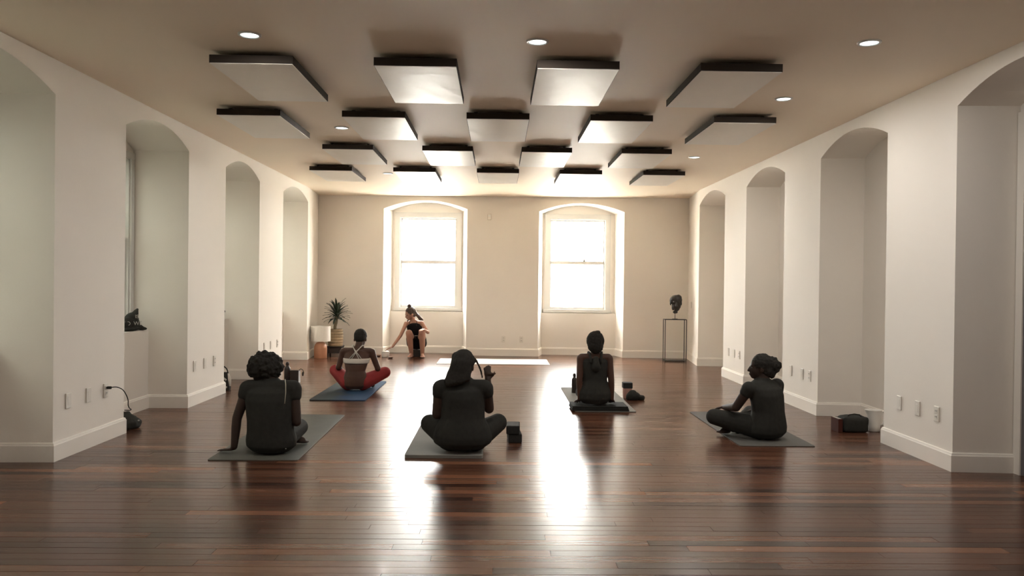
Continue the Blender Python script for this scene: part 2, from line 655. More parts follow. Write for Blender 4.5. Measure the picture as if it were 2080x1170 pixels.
# ------------------------------------------------------------------ windows
def window(idx, F, wa, wb, z0, z1, d, casing=0.085, rail=None, latch=False, sill=None):
    """double-hung sash window in plane d; F maps (s, d, z)"""
    def fb(bm, s0, s1, d0, d1, za, zb):
        pts = [F(s, dd, z) for s in (s0, s1) for dd in (d0, d1) for z in (za, zb)]
        v = [bm.verts.new(p) for p in pts]
        for f in ((0, 1, 3, 2), (4, 6, 7, 5), (0, 4, 5, 1), (2, 3, 7, 6), (0, 2, 6, 4), (1, 5, 7, 3)):
            bm.faces.new([v[i] for i in f])
    rail = rail or (z0 + z1) / 2
    bm = bmesh.new()
    c = casing
    fb(bm, wa - c, wa + 0.015, d - 0.022, d + 0.03, z0 - 0.02, z1 + c)
    fb(bm, wb - 0.015, wb + c, d - 0.022, d + 0.03, z0 - 0.02, z1 + c)
    fb(bm, wa - c, wb + c, d - 0.026, d + 0.03, z1 - 0.015, z1 + c)
    # inner stop beads
    fb(bm, wa + 0.01, wa + 0.03, d + 0.0, d + 0.12, z0, z1)
    fb(bm, wb - 0.03, wb - 0.01, d + 0.0, d + 0.12, z0, z1)
    fb(bm, wa + 0.01, wb - 0.01, d + 0.0, d + 0.12, z1 - 0.03, z1 - 0.01)
    root = struct(obj('window_%d' % idx, bm, 'winframe'))
    bm = bmesh.new()
    fb(bm, wa - c - 0.02, wb + c + 0.02, d - (0.06 if sill is None else sill), d + 0.12, z0 - 0.055, z0)
    obj('sill', bm, 'winframe', root)
    for nm, za, zb, dd in (('upper_sash', rail - 0.030, z1 - 0.02, d + 0.075), ('lower_sash', z0, rail + 0.030, d + 0.035)):
        bm = bmesh.new()
        w = 0.032
        lo = 0.045 if nm == 'lower_sash' else 0.055
        hi = 0.058 if nm == 'lower_sash' else 0.04
        fb(bm, wa + 0.02, wa + 0.02 + w, dd, dd + 0.035, za, zb)
        fb(bm, wb - 0.02 - w, wb - 0.02, dd, dd + 0.035, za, zb)
        fb(bm, wa + 0.02, wb - 0.02, dd, dd + 0.035, za, za + lo)
        fb(bm, wa + 0.02, wb - 0.02, dd, dd + 0.035, zb - hi, zb)
        s = obj(nm, bm, 'winframe', root)
        bm = bmesh.new()
        fb(bm, wa + 0.05, wb - 0.05, dd + 0.015, dd + 0.019, za + 0.02, zb - 0.02)
        obj('pane', bm, 'glass', s)
        if nm == 'lower_sash' and latch:
            bm = bmesh.new()
            sm = wa + (wb - wa) * 0.62
            fb(bm, sm - 0.02, sm + 0.02, dd - 0.004, dd + 0.03, zb, zb + 0.014)
            fb(bm, sm - 0.008, sm + 0.014, dd + 0.004, dd + 0.022, zb + 0.014, zb + 0.045)
            obj('latch', bm, 'slot', s)
    return root


for i, n in enumerate(BN):
    wa, wb, z0, z1 = n['win']
    window(i + 1, FB, wa, wb, z0, z1, n['d2'], 0.075, 1.735 if i == 0 else 1.75, latch=(i == 1))
    sm = (wa + wb) / 2
    portal((sm, YF(sm) + 0.75, (z0 + z1) / 2), (math.radians(-90), 0, 0), wb - wa + 0.1, z1 - z0 + 0.1)
for i, n in enumerate(LN):
    wa, wb, z0, z1 = n['win']
    window(i + 3, FL, wa, wb, z0, z1, n['d2'], 0.05, sill=0.024)
    portal((XL - 0.84, (wa + wb) / 2, (z0 + z1) / 2), (math.radians(90), 0, math.radians(-90)), wb - wa + 0.1, z1 - z0 + 0.1)

# door in the nearest right-hand niche
bm = bmesh.new()
n = RN[0]
xd = XR + n['d1']
box(bm, xd - 0.022, xd, n['a'] + 0.05, n['a'] + 0.14, 0, 2.55)
box(bm, xd - 0.022, xd, n['b'] - 0.11, n['b'] - 0.035, 0, 2.55)
box(bm, xd - 0.022, xd, n['a'] + 0.05, n['b'] - 0.035, 2.55, 2.64)
door = struct(obj('door_1', bm, 'trim'))
bm = bmesh.new()
box(bm, xd - 0.012, xd - 0.002, n['a'] + 0.14, n['b'] - 0.11, 0.005, 2.55)
for z0, z1 in ((0.15, 0.95), (1.1, 2.4)):
    box(bm, xd - 0.018, xd - 0.012, n['a'] + 0.28, n['b'] - 0.25, z0, z1, 0.004)
leaf = obj('door_leaf', bm, 'door_dark', door)
bm = bmesh.new()
lathe(bm, [(0.02, 0), (0.02, 0.01), (0.008, 0.015), (0.008, 0.05), (0.027, 0.055), (0.03, 0.075), (0.018, 0.09)], 14)
bmesh.ops.transform(bm, matrix=Matrix.Translation((xd - 0.012, n['a'] + 0.22, 1.0)) @ Matrix.Rotation(math.radians(-90), 4, 'Y'), verts=bm.verts[:])
obj('door_knob', bm, 'black_metal', leaf, True)

# ------------------------------------------------------------------ outside
g = struct(obj('ground', newbox(-60, 60, -30, 120, -0.6, -0.5), 'ground'))
al = struct(obj('alley_ground', newbox(-6.3, -4.1, -20, 17, -0.5, -0.48), 'alley'))
nb = thing('dimming_building', 'added tall plain building across the alley, dimming the side windows', 'building', (-6.3, 8, -0.5))  # added to cut the daylight coming through the side windows
obj('wall', newbox(-1.5, 0, -24, 10, 0, 16), 'alley', nb)
for k in range(4):
    bm = bmesh.new()
    box(bm, 0, 0.03, -14 + k * 6.2, -12.9 + k * 6.2, 3.4, 5.0)
    obj('window', bm, 'facade_line', nb)
bm = bmesh.new()
hr = random.Random(3)
for k in range(2600):
    c = V((-5.6 + hr.uniform(-0.35, 0.35), hr.uniform(2, 15), -0.5 + abs(hr.gauss(0.9, 0.65))))
    if c.z > 1.75:
        continue
    u = V((hr.uniform(-1, 1), hr.uniform(-1, 1), hr.uniform(-1, 1))).normalized()
    w = u.cross(V((hr.uniform(-1, 1), hr.uniform(-1, 1), hr.uniform(-1, 1)))).normalized()
    bm.faces.new([bm.verts.new(c + u * 0.09), bm.verts.new(c + w * 0.05), bm.verts.new(c - u * 0.09), bm.verts.new(c - w * 0.05)])
hd = thing('hedge', 'leafy green hedge in the alley below the side windows', 'hedge', (0, 0, 0))
fo = obj('foliage', bm, 'hedge', hd)
fo['kind'] = 'stuff'
for k in range(14):
    bm = bmesh.new()
    tube(bm, [(-5.6, 2.3 + k * 0.95, -0.5), (-5.55, 2.4 + k * 0.95, 0.3), (-5.65, 2.3 + k * 0.95, 0.9)], [0.03, 0.02, 0.01], 6)
    obj('stem', bm, 'trunk', hd)
fb_ = thing('far_building', 'pale house with thin grey window bars outside the right arched window', 'building', (5.9, 34, -0.5))
obj('wall', newbox(-2.75, 4.5, 0, 6, 0, 5.9), 'facade', fb_)
for (x0, x1, z0, z1) in ((-2.55, -1.99, 1.40, 2.09), (-1.91, -0.6, 1.40, 2.09), (-2.40, -1.99, 3.27, 3.92), (-1.91, -0.6, 3.27, 3.92)):
    bm = bmesh.new()
    t = 0.07
    box(bm, x0, x1, -0.05, 0, z0, z0 + t)
    box(bm, x0, x1, -0.05, 0, z1 - t, z1)
    box(bm, x0, x0 + t, -0.05, 0, z0 + t, z1 - t)
    box(bm, x1 - t, x1, -0.05, 0, z0 + t, z1 - t)
    wf = obj('window', bm, 'facade_line', fb_)
    obj('pane', newbox(x0 + t, x1 - t, -0.03, 0, z0 + t, z1 - t), 'facade', wf)

# ------------------------------------------------------------------ ceiling panels
PWD, PLN = 0.578, 1.156


def make_panel():
    r = thing('acoustic_panel', 'white glossy rectangular acoustic panel in dark frame hung under the ceiling', 'ceiling panel',
              (0, 0, 0), 0, 'acoustic panels hung under the ceiling')
    w, l = PWD / 2, PLN
    bm = bmesh.new()
    t = 0.012
    z0, z1 = 0.0, 0.055
    box(bm, -w, -w + t, 0, l, z0, z1)
    box(bm, w - t, w, 0, l, z0, z1)
    box(bm, -w + t, w - t, 0, t, z0, z1)
    box(bm, -w + t, w - t, l - t, l, z0, z1)
    box(bm, -w + t, w - t, t, l - t, z1 - 0.012, z1)
    obj('frame', bm, 'panel_frame', r)
    bm = bmesh.new()
    # slightly pillowed face, proud of the frame
    nx, ny = 8, 12
    grid = [[None] * (ny + 1) for _ in range(nx + 1)]
    for i in range(nx + 1):
        for j in range(ny + 1):
            x = -w + 0.004 + (PWD - 0.008) * i / nx
            yy = 0.004 + (l - 0.008) * j / ny
            e = min(i, nx - i, j, ny - j)
            z = -0.004 - 0.0035 * min(1, e / 2) + 0.0012 * math.sin(i * 2.1 + j * 0.4) * math.cos(j * 1.7)
            grid[i][j] = bm.verts.new((x, yy, z))
    for i in range(nx):
        for j in range(ny):
            bm.faces.new((grid[i][j], grid[i + 1][j], grid[i + 1][j + 1], grid[i][j + 1]))
    ext = bmesh.ops.extrude_face_region(bm, geom=bm.faces[:])
    for v in [v for v in ext['geom'] if isinstance(v, bmesh.types.BMVert)]:
        v.co.z = 0.02
    obj('face', bm, 'panel_face', r, False)
    for x in (-w + 0.08, w - 0.08):
        for yy in (0.15, l - 0.15):
            bm = bmesh.new()
            lathe(bm, [(0.022, 0.055), (0.022, 0.06), (0.01, 0.062), (0.01, 0.084), (0.02, 0.086), (0.02, 0.088)], 10, (x, yy, 0))
            obj('standoff', bm, 'black_metal', r)
    return r


def copy_tree(o, parent=None):
    c = o.copy()
    col.objects.link(c)
    c.parent = parent
    for ch in list(o.children):
        copy_tree(ch, c)
    return c


spots = []
for i, yy in enumerate((5.593, 7.354, 9.169, 10.947)):
    for x in ((-2.021, -0.882, 0.258, 1.408) if i % 2 == 0 else (-2.585, -1.445, -0.304, 0.836, 1.98)):
        spots.append((x + PWD / 2, yy))
pan = make_panel()
row_txt = {5.593: 'row of four farthest from the arched windows', 7.354: 'row of five farther from the arched windows',
           9.169: 'row of four nearer the arched windows', 10.947: 'row of five nearest the arched windows'}
ords = ('first', 'second', 'third', 'fourth', 'fifth')
seen_rows = {}
for i, (x, yy) in enumerate(spots):
    o = pan if i == 0 else copy_tree(pan)
    k = seen_rows.get(yy, 0)
    seen_rows[yy] = k + 1
    o['label'] = 'white framed panel, %s, %s from side-window wall' % (row_txt[yy], ords[k])
    o.location = (x, yy, H - 0.088)


# recessed LED lights
def make_led():
    r = thing('recessed_light', 'small round cool white recessed light in the ceiling', 'ceiling light', (0, 0, 0), 0, 'recessed lights in the ceiling')
    bm = bmesh.new()
    rings = [(0.075, 0.0), (0.073, -0.008), (0.060, -0.010), (0.056, -0.003)]
    n = 28
    vv = [[bm.verts.new((a * math.cos(2 * math.pi * k / n), a * math.sin(2 * math.pi * k / n), z)) for k in range(n)] for a, z in rings]
    for i in range(len(vv) - 1):
        for k in range(n):
            bm.faces.new((vv[i][k], vv[i][(k + 1) % n], vv[i + 1][(k + 1) % n], vv[i + 1][k]))
    obj('trim_ring', bm, 'led_trim', r, True)
    bm = bmesh.new()
    lathe(bm, [(0.057, -0.0005), (0.057, -0.0035), (0.045, -0.006), (0.02, -0.0075)], 24)
    obj('diffuser', bm, 'led', r, True)
    return r


led = make_led()
lights = [(-1.63, 5.23, 'round recessed light before the farthest panel row, side-window half of ceiling'),
          (0.244, 5.27, 'round recessed light before the farthest panel row, middle of ceiling'),
          (2.40, 5.17, 'round recessed light near the wall of blind niches, before every panel row'),
          (2.41, 6.755, 'round recessed light near the blind niches, beside the farthest panel row of four'),
          (-1.64, 8.34, 'round recessed light at the first panel gap of the five-panel row farther from windows'),
          (2.43, 9.91, 'small recessed light near the blind niches, beside the panel row of four nearer windows'),
          (-1.635, 11.80, 'small recessed light beside the panel row of five nearest the arched windows'),
          (0.244, 2.40, 'added unseen round recessed light over the empty floor at the room end without windows')]  # added lamp out of view, lifts the near floor
for i, (x, yy, lab) in enumerate(lights):
    o = led if i == 0 else copy_tree(led)
    o['label'] = lab
    o.location = (x, yy, H)
    ld = bpy.data.lights.new('recessed_light_beam', 'AREA')
    ld.shape = 'DISK'
    ld.size = 0.11
    ld.energy = LAMP_POWER
    ld.color = (1.0, 0.97, 0.92)
    lo = bpy.data.objects.new('recessed_light_beam', ld)
    col.objects.link(lo)
    lo.parent = o
    lo.location = (0, 0, -0.012)


# ------------------------------------------------------------------ outlets
def make_outlet(kind):
    r = thing('wall_outlet' if kind == 'outlet' else 'wall_plate',
              'ivory power outlet plate low on the white pier' if kind == 'outlet' else 'plain ivory wall plate low on the white pier',
              'outlet', (0, 0, 0), 0, 'plates low on the piers')
    bm = newbox(-0.036, 0.036, -0.009, 0, -0.058, 0.058, 0.003, 2)
    obj('cover_plate', bm, 'plate', r)
    if kind == 'outlet':
        for z in (-0.022, 0.022):
            bm = bmesh.new()
            box(bm, -0.017, 0.017, -0.0115, -0.009, z - 0.015, z + 0.015, 0.001)
            s = obj('socket', bm, 'plate', r)
            bm = bmesh.new()
            box(bm, -0.009, -0.005, -0.0122, -0.0114, z - 0.005, z + 0.007)
            box(bm, 0.005, 0.009, -0.0122, -0.0114, z - 0.005, z + 0.007)
            obj('slots', bm, 'slot', s)
    else:
        bm = bmesh.new()
        box(bm, -0.016, 0.016, -0.0105, -0.009, -0.033, 0.033, 0.001)
        obj('insert', bm, 'plate', r)
    return r


po, pp = make_outlet('outlet'), make_outlet('plate')
used = set()


def place_outlet(kind, loc, rz, label, group=None):
    src = po if kind == 'outlet' else pp
    o = copy_tree(src) if kind in used else src
    used.add(kind)
    o.location = loc
    o.rotation_euler = (0, 0, rz)
    o['label'] = label
    if group:
        o['group'] = group
    return o


PI = math.pi
lp = 'plain ivory wall plate low on the pier, %s'
for k, (yy, kind) in enumerate(((6.11, 'plate'), (6.41, 'plate'), (6.69, 'outlet'), (8.64, 'plate'), (8.94, 'plate'), (9.24, 'outlet'), (11.21, 'plate'), (11.53, 'plate'), (11.86, 'outlet'))):
    if k == 2:
        lab = 'ivory power outlet with a black cord plugged into its upper socket'
    else:
        pier = ('beside the slumped black bag', 'beside the handbag', 'nearest the lamp')[k // 3]
        lab = ('ivory power outlet low on the pier ' if kind == 'outlet' else 'plain ivory plate low on the pier ') + pier
    place_outlet(kind, (XL, yy, 0.42), PI / 2, lab, 'plates on the window-side piers')
for k, (yy, kind) in enumerate(((6.03, 'outlet'), (6.31, 'plate'), (6.60, 'plate'), (8.52, 'outlet'), (8.73, 'plate'), (9.07, 'plate'), (11.02, 'outlet'), (11.27, 'plate'), (11.54, 'plate'))):
    pier = ('between door niche and white jug', 'behind the person with a bun', 'nearest the black pedestal')[k // 3]
    lab = ('ivory power outlet low on the pier ' if kind == 'outlet' else 'plain ivory plate low on the pier ') + pier
    place_outlet(kind, (XR, yy, 0.39), -PI / 2, lab, 'plates on the blind-niche piers')
for x, z, lab in ((-2.48, 0.40, 'ivory power outlet on end wall between plant and arched window'), (0.121, 0.31, 'ivory power outlet on end wall between the two arched windows'), (0.45, 0.31, 'ivory power outlet on end wall between the two arched windows')):
    place_outlet('outlet', (x, YF(x), z), math.atan(-0.05), lab, 'outlets on the end wall')
place_outlet('plate', FR(14.15, 0, 1.0), -PI / 2, 'light switch plate on the wall beside the black stand')['category'] = 'switch'
th = thing('thermostat', 'small beige sensor box high on end wall between arched windows', 'thermostat', (-0.17, YF(-0.17), 2.57))
obj('case', newbox(-0.035, 0.035, -0.025, 0, -0.055, 0.055, 0.006, 2), 'plate', th)
obj('display', newbox(-0.02, 0.02, -0.027, -0.024, 0.005, 0.035), 'led_trim', th)


# ------------------------------------------------------------------ yoga mats
def yoga_mat(name, label, cx, cy, w, l, t, m, rot=0.0, lift=0.0, group='yoga mats on the floor'):
    bm = bmesh.new()
    r = 0.025
    outline = []
    for qx, qy, a0 in ((w / 2 - r, l / 2 - r, 0), (-w / 2 + r, l / 2 - r, 90), (-w / 2 + r, -l / 2 + r, 180), (w / 2 - r, -l / 2 + r, 270)):
        for k in range(5):
            a = math.radians(a0 + 90 * k / 4)
            outline.append((qx + r * math.cos(a), qy + r * math.sin(a)))
    rings = []
    for ins, z in ((0.002, 0.001), (0, 0.0015), (0, t - 0.0015), (0.003, t)):
        rings.append([V((x * (1 - ins / (w / 2)), yy * (1 - ins / (l / 2)), z)) for x, yy in outline])
    rings_mesh(bm, rings)
    o = obj(name, bm, m)
    o.location = (cx, cy, lift)
    o.rotation_euler = (0, 0, rot)
    return tag(o, label, 'yoga mat', group)


yoga_mat('yoga_mat', 'grey-green yoga mat under the curly-haired person leaning on one arm', -1.835, 7.02, 0.67, 2.06, 0.008, 'mat_green', 0.018)
yoga_mat('yoga_mat', 'thick pale grey yoga mat under the long-haired person with raised hand', -0.40, 7.00, 0.60, 1.76, 0.026, 'mat_grey')
yoga_mat('yoga_mat', 'light grey yoga mat under the person sitting on a folded black blanket', 1.155, 9.36, 0.65, 1.92, 0.01, 'mat_grey')
yoga_mat('yoga_mat', 'dark grey yoga mat under the person with a hair bun turned in profile', 2.372, 7.56, 0.64, 1.78, 0.008, 'mat_dark')
yoga_mat('yoga_mat', 'blue yoga mat under the person in red trousers', -1.795, 9.90, 0.63, 1.74, 0.012, 'mat_blue')
yoga_mat('yoga_mat', 'white mat laid crosswise on the floor before the end wall', -0.06, 13.66, 1.88, 0.92, 0.008, 'mat_white')


# ------------------------------------------------------------------ people
class Body:
    def __init__(self, right, fwd):
        self.r, self.f = V(right).normalized(), V(fwd).normalized()
        self.parts = []

    def cap(self, key, a, b, r0, r1):
        self.parts.append((key, 'c', (V(a), V(b), r0, r1)))

    def ell(self, key, c, rad, R=None):
        self.parts.append((key, 'e', (V(c), rad, R)))

    def loft(self, key, secs, right=None, fwd=None):
        self.parts.append((key, 'l', (secs, V(right) if right else self.r, V(fwd) if fwd else self.f)))

    def build(self, bm, keys=None, infl=0.0):
        for key, t, a in self.parts:
            if keys is not None and key not in keys:
                continue
            if t == 'c':
                capsule(bm, a[0], a[1], a[2] + infl, a[3] + infl)
            elif t == 'e':
                ellipsoid(bm, a[0], [x + infl for x in a[1]], a[2])
            else:
                secs, R_, F_ = a
                rings = []
                n = 24
                S = list(secs)
                if infl:
                    S = [(S[0][0] - V((0, 0, infl)), S[0][1] * 0.8, S[0][2] * 0.8)] + S
                for c, rx, ry in S:
                    rings.append([V(c) + R_ * math.cos(2 * PI * k / n) * (rx + infl) + F_ * math.sin(2 * PI * k / n) * (ry + infl) for k in range(n)])
                rings_mesh(bm, rings)
        return bm


def add_hand(B, key, wrist, d, nrm, side, curl=0.25, s=1.0, spread=0.10):
    """palm and five separate fingers. d: direction of fingers, nrm: back of the hand, side: direction of the thumb"""
    d, nrm = V(d).normalized(), V(nrm).normalized()
    th = (V(side) - d * V(side).dot(d)).normalized()
    wrist = V(wrist)
    lens = (0.070, 0.078, 0.072, 0.056)
    for i in range(4):
        off = (1.5 - i) * 0.0185 * s
        k0 = wrist + d * 0.012 * s + th * off * 0.6
        k1 = wrist + d * (0.086 - 0.004 * abs(i - 1)) * s + th * off
        B.cap(key, k0, k1, 0.0125 * s, 0.0105 * s)
        fd = (d + th * (1.5 - i) * spread).normalized()
        p = k1
        ln = lens[i] * s
        for j, fr in enumerate((0.45, 0.32, 0.23)):
            a = curl * (j + 1) * 0.8
            dd = (fd * math.cos(a) - nrm * math.sin(a)).normalized()
            q = p + dd * ln * fr
            B.cap(key, p, q, (0.0092 - 0.0009 * j) * s, (0.0085 - 0.0009 * j) * s)
            p = q
    t0 = wrist + d * 0.022 * s + th * 0.026 * s
    t1 = t0 + (d * 0.55 + th * 0.75 - nrm * 0.15).normalized() * 0.042 * s
    t2 = t1 + (d * 0.85 + th * 0.35 - nrm * 0.2).normalized() * 0.034 * s
    B.cap(key, t0, t1, 0.0135 * s, 0.0105 * s)
    B.cap(key, t1, t2, 0.0102 * s, 0.0085 * s)


def add_foot(B, key, ankle, d, s=1.0, up=(0, 0, 1)):
    d, up, a = V(d).normalized(), V(up).normalized(), V(ankle)
    heel = a - d * 0.045 * s - up * 0.03 * s
    ball = a + d * 0.12 * s - up * 0.035 * s
    sd = d.cross(up).normalized()
    B.cap(key, a, heel, 0.036 * s, 0.032 * s)
    B.cap(key, a, ball + up * 0.012 * s, 0.036 * s, 0.022 * s)
    for i in range(5):
        off = (2 - i) * 0.0165 * s
        b0 = ball + sd * off - d * 0.02 * s
        b1 = ball + sd * off + d * (0.045 - 0.007 * abs(i - 1)) * s - up * 0.004 * s
        B.cap(key, heel * 0.4 + b0 * 0.6 if False else a * 0.35 + b0 * 0.65 - up * 0.006, b0, 0.020 * s, 0.016 * s)
        B.cap(key, b0, b1, 0.0145 * s, 0.010 * s)


def add_head(B, c, fwd, up=(0, 0, 1), s=1.0, neck=None, neck_r=0.05):
    c, f = V(c), V(fwd).normalized()
    u = V(up)
    u = (u - f * u.dot(f)).normalized()
    r = f.cross(u).normalized()
    R = Matrix((r, f, u)).transposed()

    def P(x, y_, z):
        return c + (r * x + f * y_ + u * z) * s
    B.ell('head', P(0, -0.012, 0.022), (0.072 * s, 0.092 * s, 0.086 * s), R)
    B.ell('head', P(0, 0.022, -0.025), (0.060 * s, 0.066 * s, 0.078 * s), R)
    B.ell('head', P(0, 0.050, -0.076), (0.034 * s, 0.034 * s, 0.030 * s), R)     # chin
    B.cap('head', P(0, 0.082, 0.008), P(0, 0.100, -0.030), 0.008 * s, 0.013 * s)  # nose
    B.ell('head', P(0, 0.078, -0.062), (0.022 * s, 0.016 * s, 0.013 * s), R)      # mouth
    B.cap('head', P(-0.03, 0.070, 0.016), P(0.03, 0.070, 0.016), 0.014 * s, 0.014 * s)  # brow
    for sx in (-1, 1):
        B.ell('head', P(sx * 0.074, -0.012, -0.015), (0.009 * s, 0.019 * s, 0.031 * s), R)
    if neck is not None:
        B.cap('head', P(0, -0.022, -0.05), neck, neck_r * s, neck_r * 1.08)
    B.headframe = (P, R, s)
    return P, R


def finish_person(B, name, label, loc, skin, clothes, hair_bm=None, hair_mat='hair_black', hair_disp=(0.006, 45), lip='lip_d', voxel=0.0065, hair_voxel=0.008, brow=True):
    bm = B.build(bmesh.new())
    root = link(name, remeshed(bm, voxel, 5), skin, None, True)
    root.location = loc
    tag(root, label, 'person')
    for cname, keys, infl, m in clothes:
        bm = B.build(bmesh.new(), keys, infl)
        link(cname, remeshed(bm, 0.008, 6), m, root, True)
    P, R, s = B.headframe
    bm = bmesh.new()
    for sx in (-1, 1):
        ellipsoid(bm, P(sx * 0.029, 0.071, 0.0), (0.013 * s, 0.010 * s, 0.009 * s), R, 10, 6)
    e = obj('eyes', bm, 'eye', root, True)
    bm = bmesh.new()
    for sx in (-1, 1):
        ellipsoid(bm, P(sx * 0.029, 0.080, 0.0), (0.006 * s, 0.003 * s, 0.006 * s), R, 8, 5)
    obj('pupils', bm, 'slot', e, True)
    bm = bmesh.new()
    ellipsoid(bm, P(0, 0.090, -0.057), (0.020 * s, 0.006 * s, 0.0045 * s), R, 10, 6)
    ellipsoid(bm, P(0, 0.089, -0.066), (0.017 * s, 0.006 * s, 0.005 * s), R, 10, 6)
    obj('lips', bm, lip, root, True)
    if hair_bm is not None:
        link('hair', remeshed(hair_bm, hair_voxel, 2, hair_disp), hair_mat, root, True)
    low = min(v.co.z for o_ in [root] + list(root.children) for v in o_.data.vertices)
    root.location.z = loc[2] - low + 0.0005
    return root


def hair_cap(bm, P, R, s, grow=0.012, low=-0.02):
    """scalp cap hugging crown, sides and back, clear of the face"""
    ellipsoid(bm, P(0, -0.026, 0.034), ((0.072 + grow) * s, (0.086 + grow) * s, (0.080 + grow) * s), R)
    ellipsoid(bm, P(0, -0.056, low), ((0.060 + grow) * s, (0.050 + grow) * s, (0.062 + grow) * s), R)


def torso(B, pel, neck, hip=(0.165, 0.115), waist=(0.125, 0.095), chest=(0.15, 0.105), top=(0.135, 0.065), bow=0.0, low=0.085, tilt=None):
    pel, neck = V(pel), V(neck)
    ax = neck - pel

    def at(t):
        return pel + ax * t - B.f * bow * math.sin(PI * min(1, max(0, t)))
    secs = [(pel - V((0, 0, low)), hip[0] * 0.72, hip[1] * 0.75), (pel - V((0, 0, low * 0.55)), hip[0] * 0.97, hip[1] * 0.98),
            (pel, hip[0], hip[1]), (at(0.15), hip[0] * 0.92, hip[1] * 0.92), (at(0.33), waist[0], waist[1]), (at(0.5), (waist[0] + chest[0]) / 2, chest[1] * 0.95),
            (at(0.68), chest[0], chest[1]), (at(0.82), chest[0] * 1.02, chest[1] * 0.92)]
    B.loft('torso', secs + [(at(0.91), top[0], top[1])])
    B.loft('yoke', [(at(0.88), top[0] * 1.1, top[1] * 1.05), (at(0.95), top[0] * 0.95, top[1] * 0.85), (at(1.0), 0.075, 0.055), (at(1.05), 0.05, 0.05)])
    return at


def leg(B, hip, knee, ankle, foot_dir, r=(0.088, 0.062, 0.055, 0.036), foot_up=(0, 0, 1), s=1.0):
    hip, knee, ankle = V(hip), V(knee), V(ankle)
    B.cap('thigh', hip, knee, r[0], r[1])
    B.cap('shin', knee, knee.lerp(ankle, 0.4), r[1] * 0.95, r[2])
    B.cap('shin', knee.lerp(ankle, 0.4), ankle, r[2], r[3])
    add_foot(B, 'foot', ankle, foot_dir, s, foot_up)


def arm(B, sh, el, wr, r=(0.046, 0.038, 0.036, 0.024), deltoid=0.052):
    sh, el, wr = V(sh), V(el), V(wr)
    B.cap('deltoid', sh, sh.lerp(el, 0.2), deltoid, r[0])
    B.cap('arm', sh, el, r[0], r[1])
    B.cap('arm', el, el.lerp(wr, 0.35), r[1], r[2])
    B.cap('arm', el.lerp(wr, 0.35), wr, r[2], r[3])


# ---- person leaning on one arm, round curly hair
B = Body((1, 0, 0), (0, 1, 0))
torso(B, (0.01, 0.0, 0.105), (-0.02, 0.05, 0.555), hip=(0.185, 0.13), waist=(0.165, 0.115), chest=(0.175, 0.12), top=(0.16, 0.07), bow=0.03)
P, R = add_head(B, (-0.072, 0.10, 0.632), (-0.15, 1, -0.25), (0, 0, 1), 1.0, (-0.02, 0.04, 0.54), 0.052)
B.cap('yoke', (-0.17, 0.02, 0.505), (0.17, 0.02, 0.505), 0.048, 0.048)
arm(B, (-0.185, 0.02, 0.495), (-0.252, -0.02, 0.27), (-0.262, -0.05, 0.055), r=(0.046, 0.037, 0.036, 0.026))
add_hand(B, 'hand', (-0.262, -0.05, 0.038), (-0.95, 0.35, -0.12), (0, 0, 1), (0.3, 1, 0), 0.05, 0.95, 0.16)
arm(B, (0.172, 0.02, 0.495), (0.205, -0.01, 0.245), (0.09, 0.20, 0.22))
add_hand(B, 'hand', (0.09, 0.20, 0.22), (-0.8, 0.4, -0.35), (0.2, 0.5, 0.8), (-0.2, 0.6, 0.4), 0.35, 0.95)
leg(B, (-0.085, 0.03, 0.10), (-0.20, 0.40, 0.13), (0.06, 0.34, 0.055), (1, 0.15, 0), s=0.92)
leg(B, (0.085, 0.03, 0.10), (0.13, 0.40, 0.13), (-0.06, 0.24, 0.06), (-1, 0.15, 0), s=0.92)
hb = bmesh.new()
hr = random.Random(5)
ellipsoid(hb, P(0, -0.02, 0.02), (0.128, 0.12, 0.112), R)
for k in range(150):
    a, e = hr.uniform(0, 2 * PI), math.asin(hr.uniform(-0.85, 1))
    dv = V((math.cos(a) * math.cos(e), math.sin(a) * math.cos(e), math.sin(e)))
    if dv.y > 0.55 and dv.z < 0.45:
        continue
    ellipsoid(hb, P(dv.x * 0.123, -0.02 + dv.y * 0.115, 0.02 + dv.z * 0.112), [hr.uniform(0.014, 0.026)] * 3, None, 8, 5)
ZA = 0.008
pA = finish_person(B, 'person', 'person with round curly hair in black, leaning on one straight arm, seen from behind', (-1.755, 6.24, ZA), 'skin_dark',
                   [('loose_top', ('torso', 'yoke', 'deltoid'), 0.012, 'black_cloth'), ('leggings', ('thigh', 'shin'), 0.007, 'black_cloth')], hb, 'hair_black', (0.010, 60))
bm = bmesh.new()
tube(bm, [(0.118, -0.03, 0.575), (0.135, -0.075, 0.545), (0.142, -0.098, 0.48), (0.14, -0.118, 0.40)], 0.0035, 6)
obj('shoulder_strap', bm, 'pale_cord', pA, True)
bm = bmesh.new()
n = 20
tube(bm, [(0.15 + 0.0 * k, -0.11 - 0.002 * k, 0.055) for k in range(2)], 0.005, 6)
obj('ankle_clasp', bm, 'print_white', pA, True)

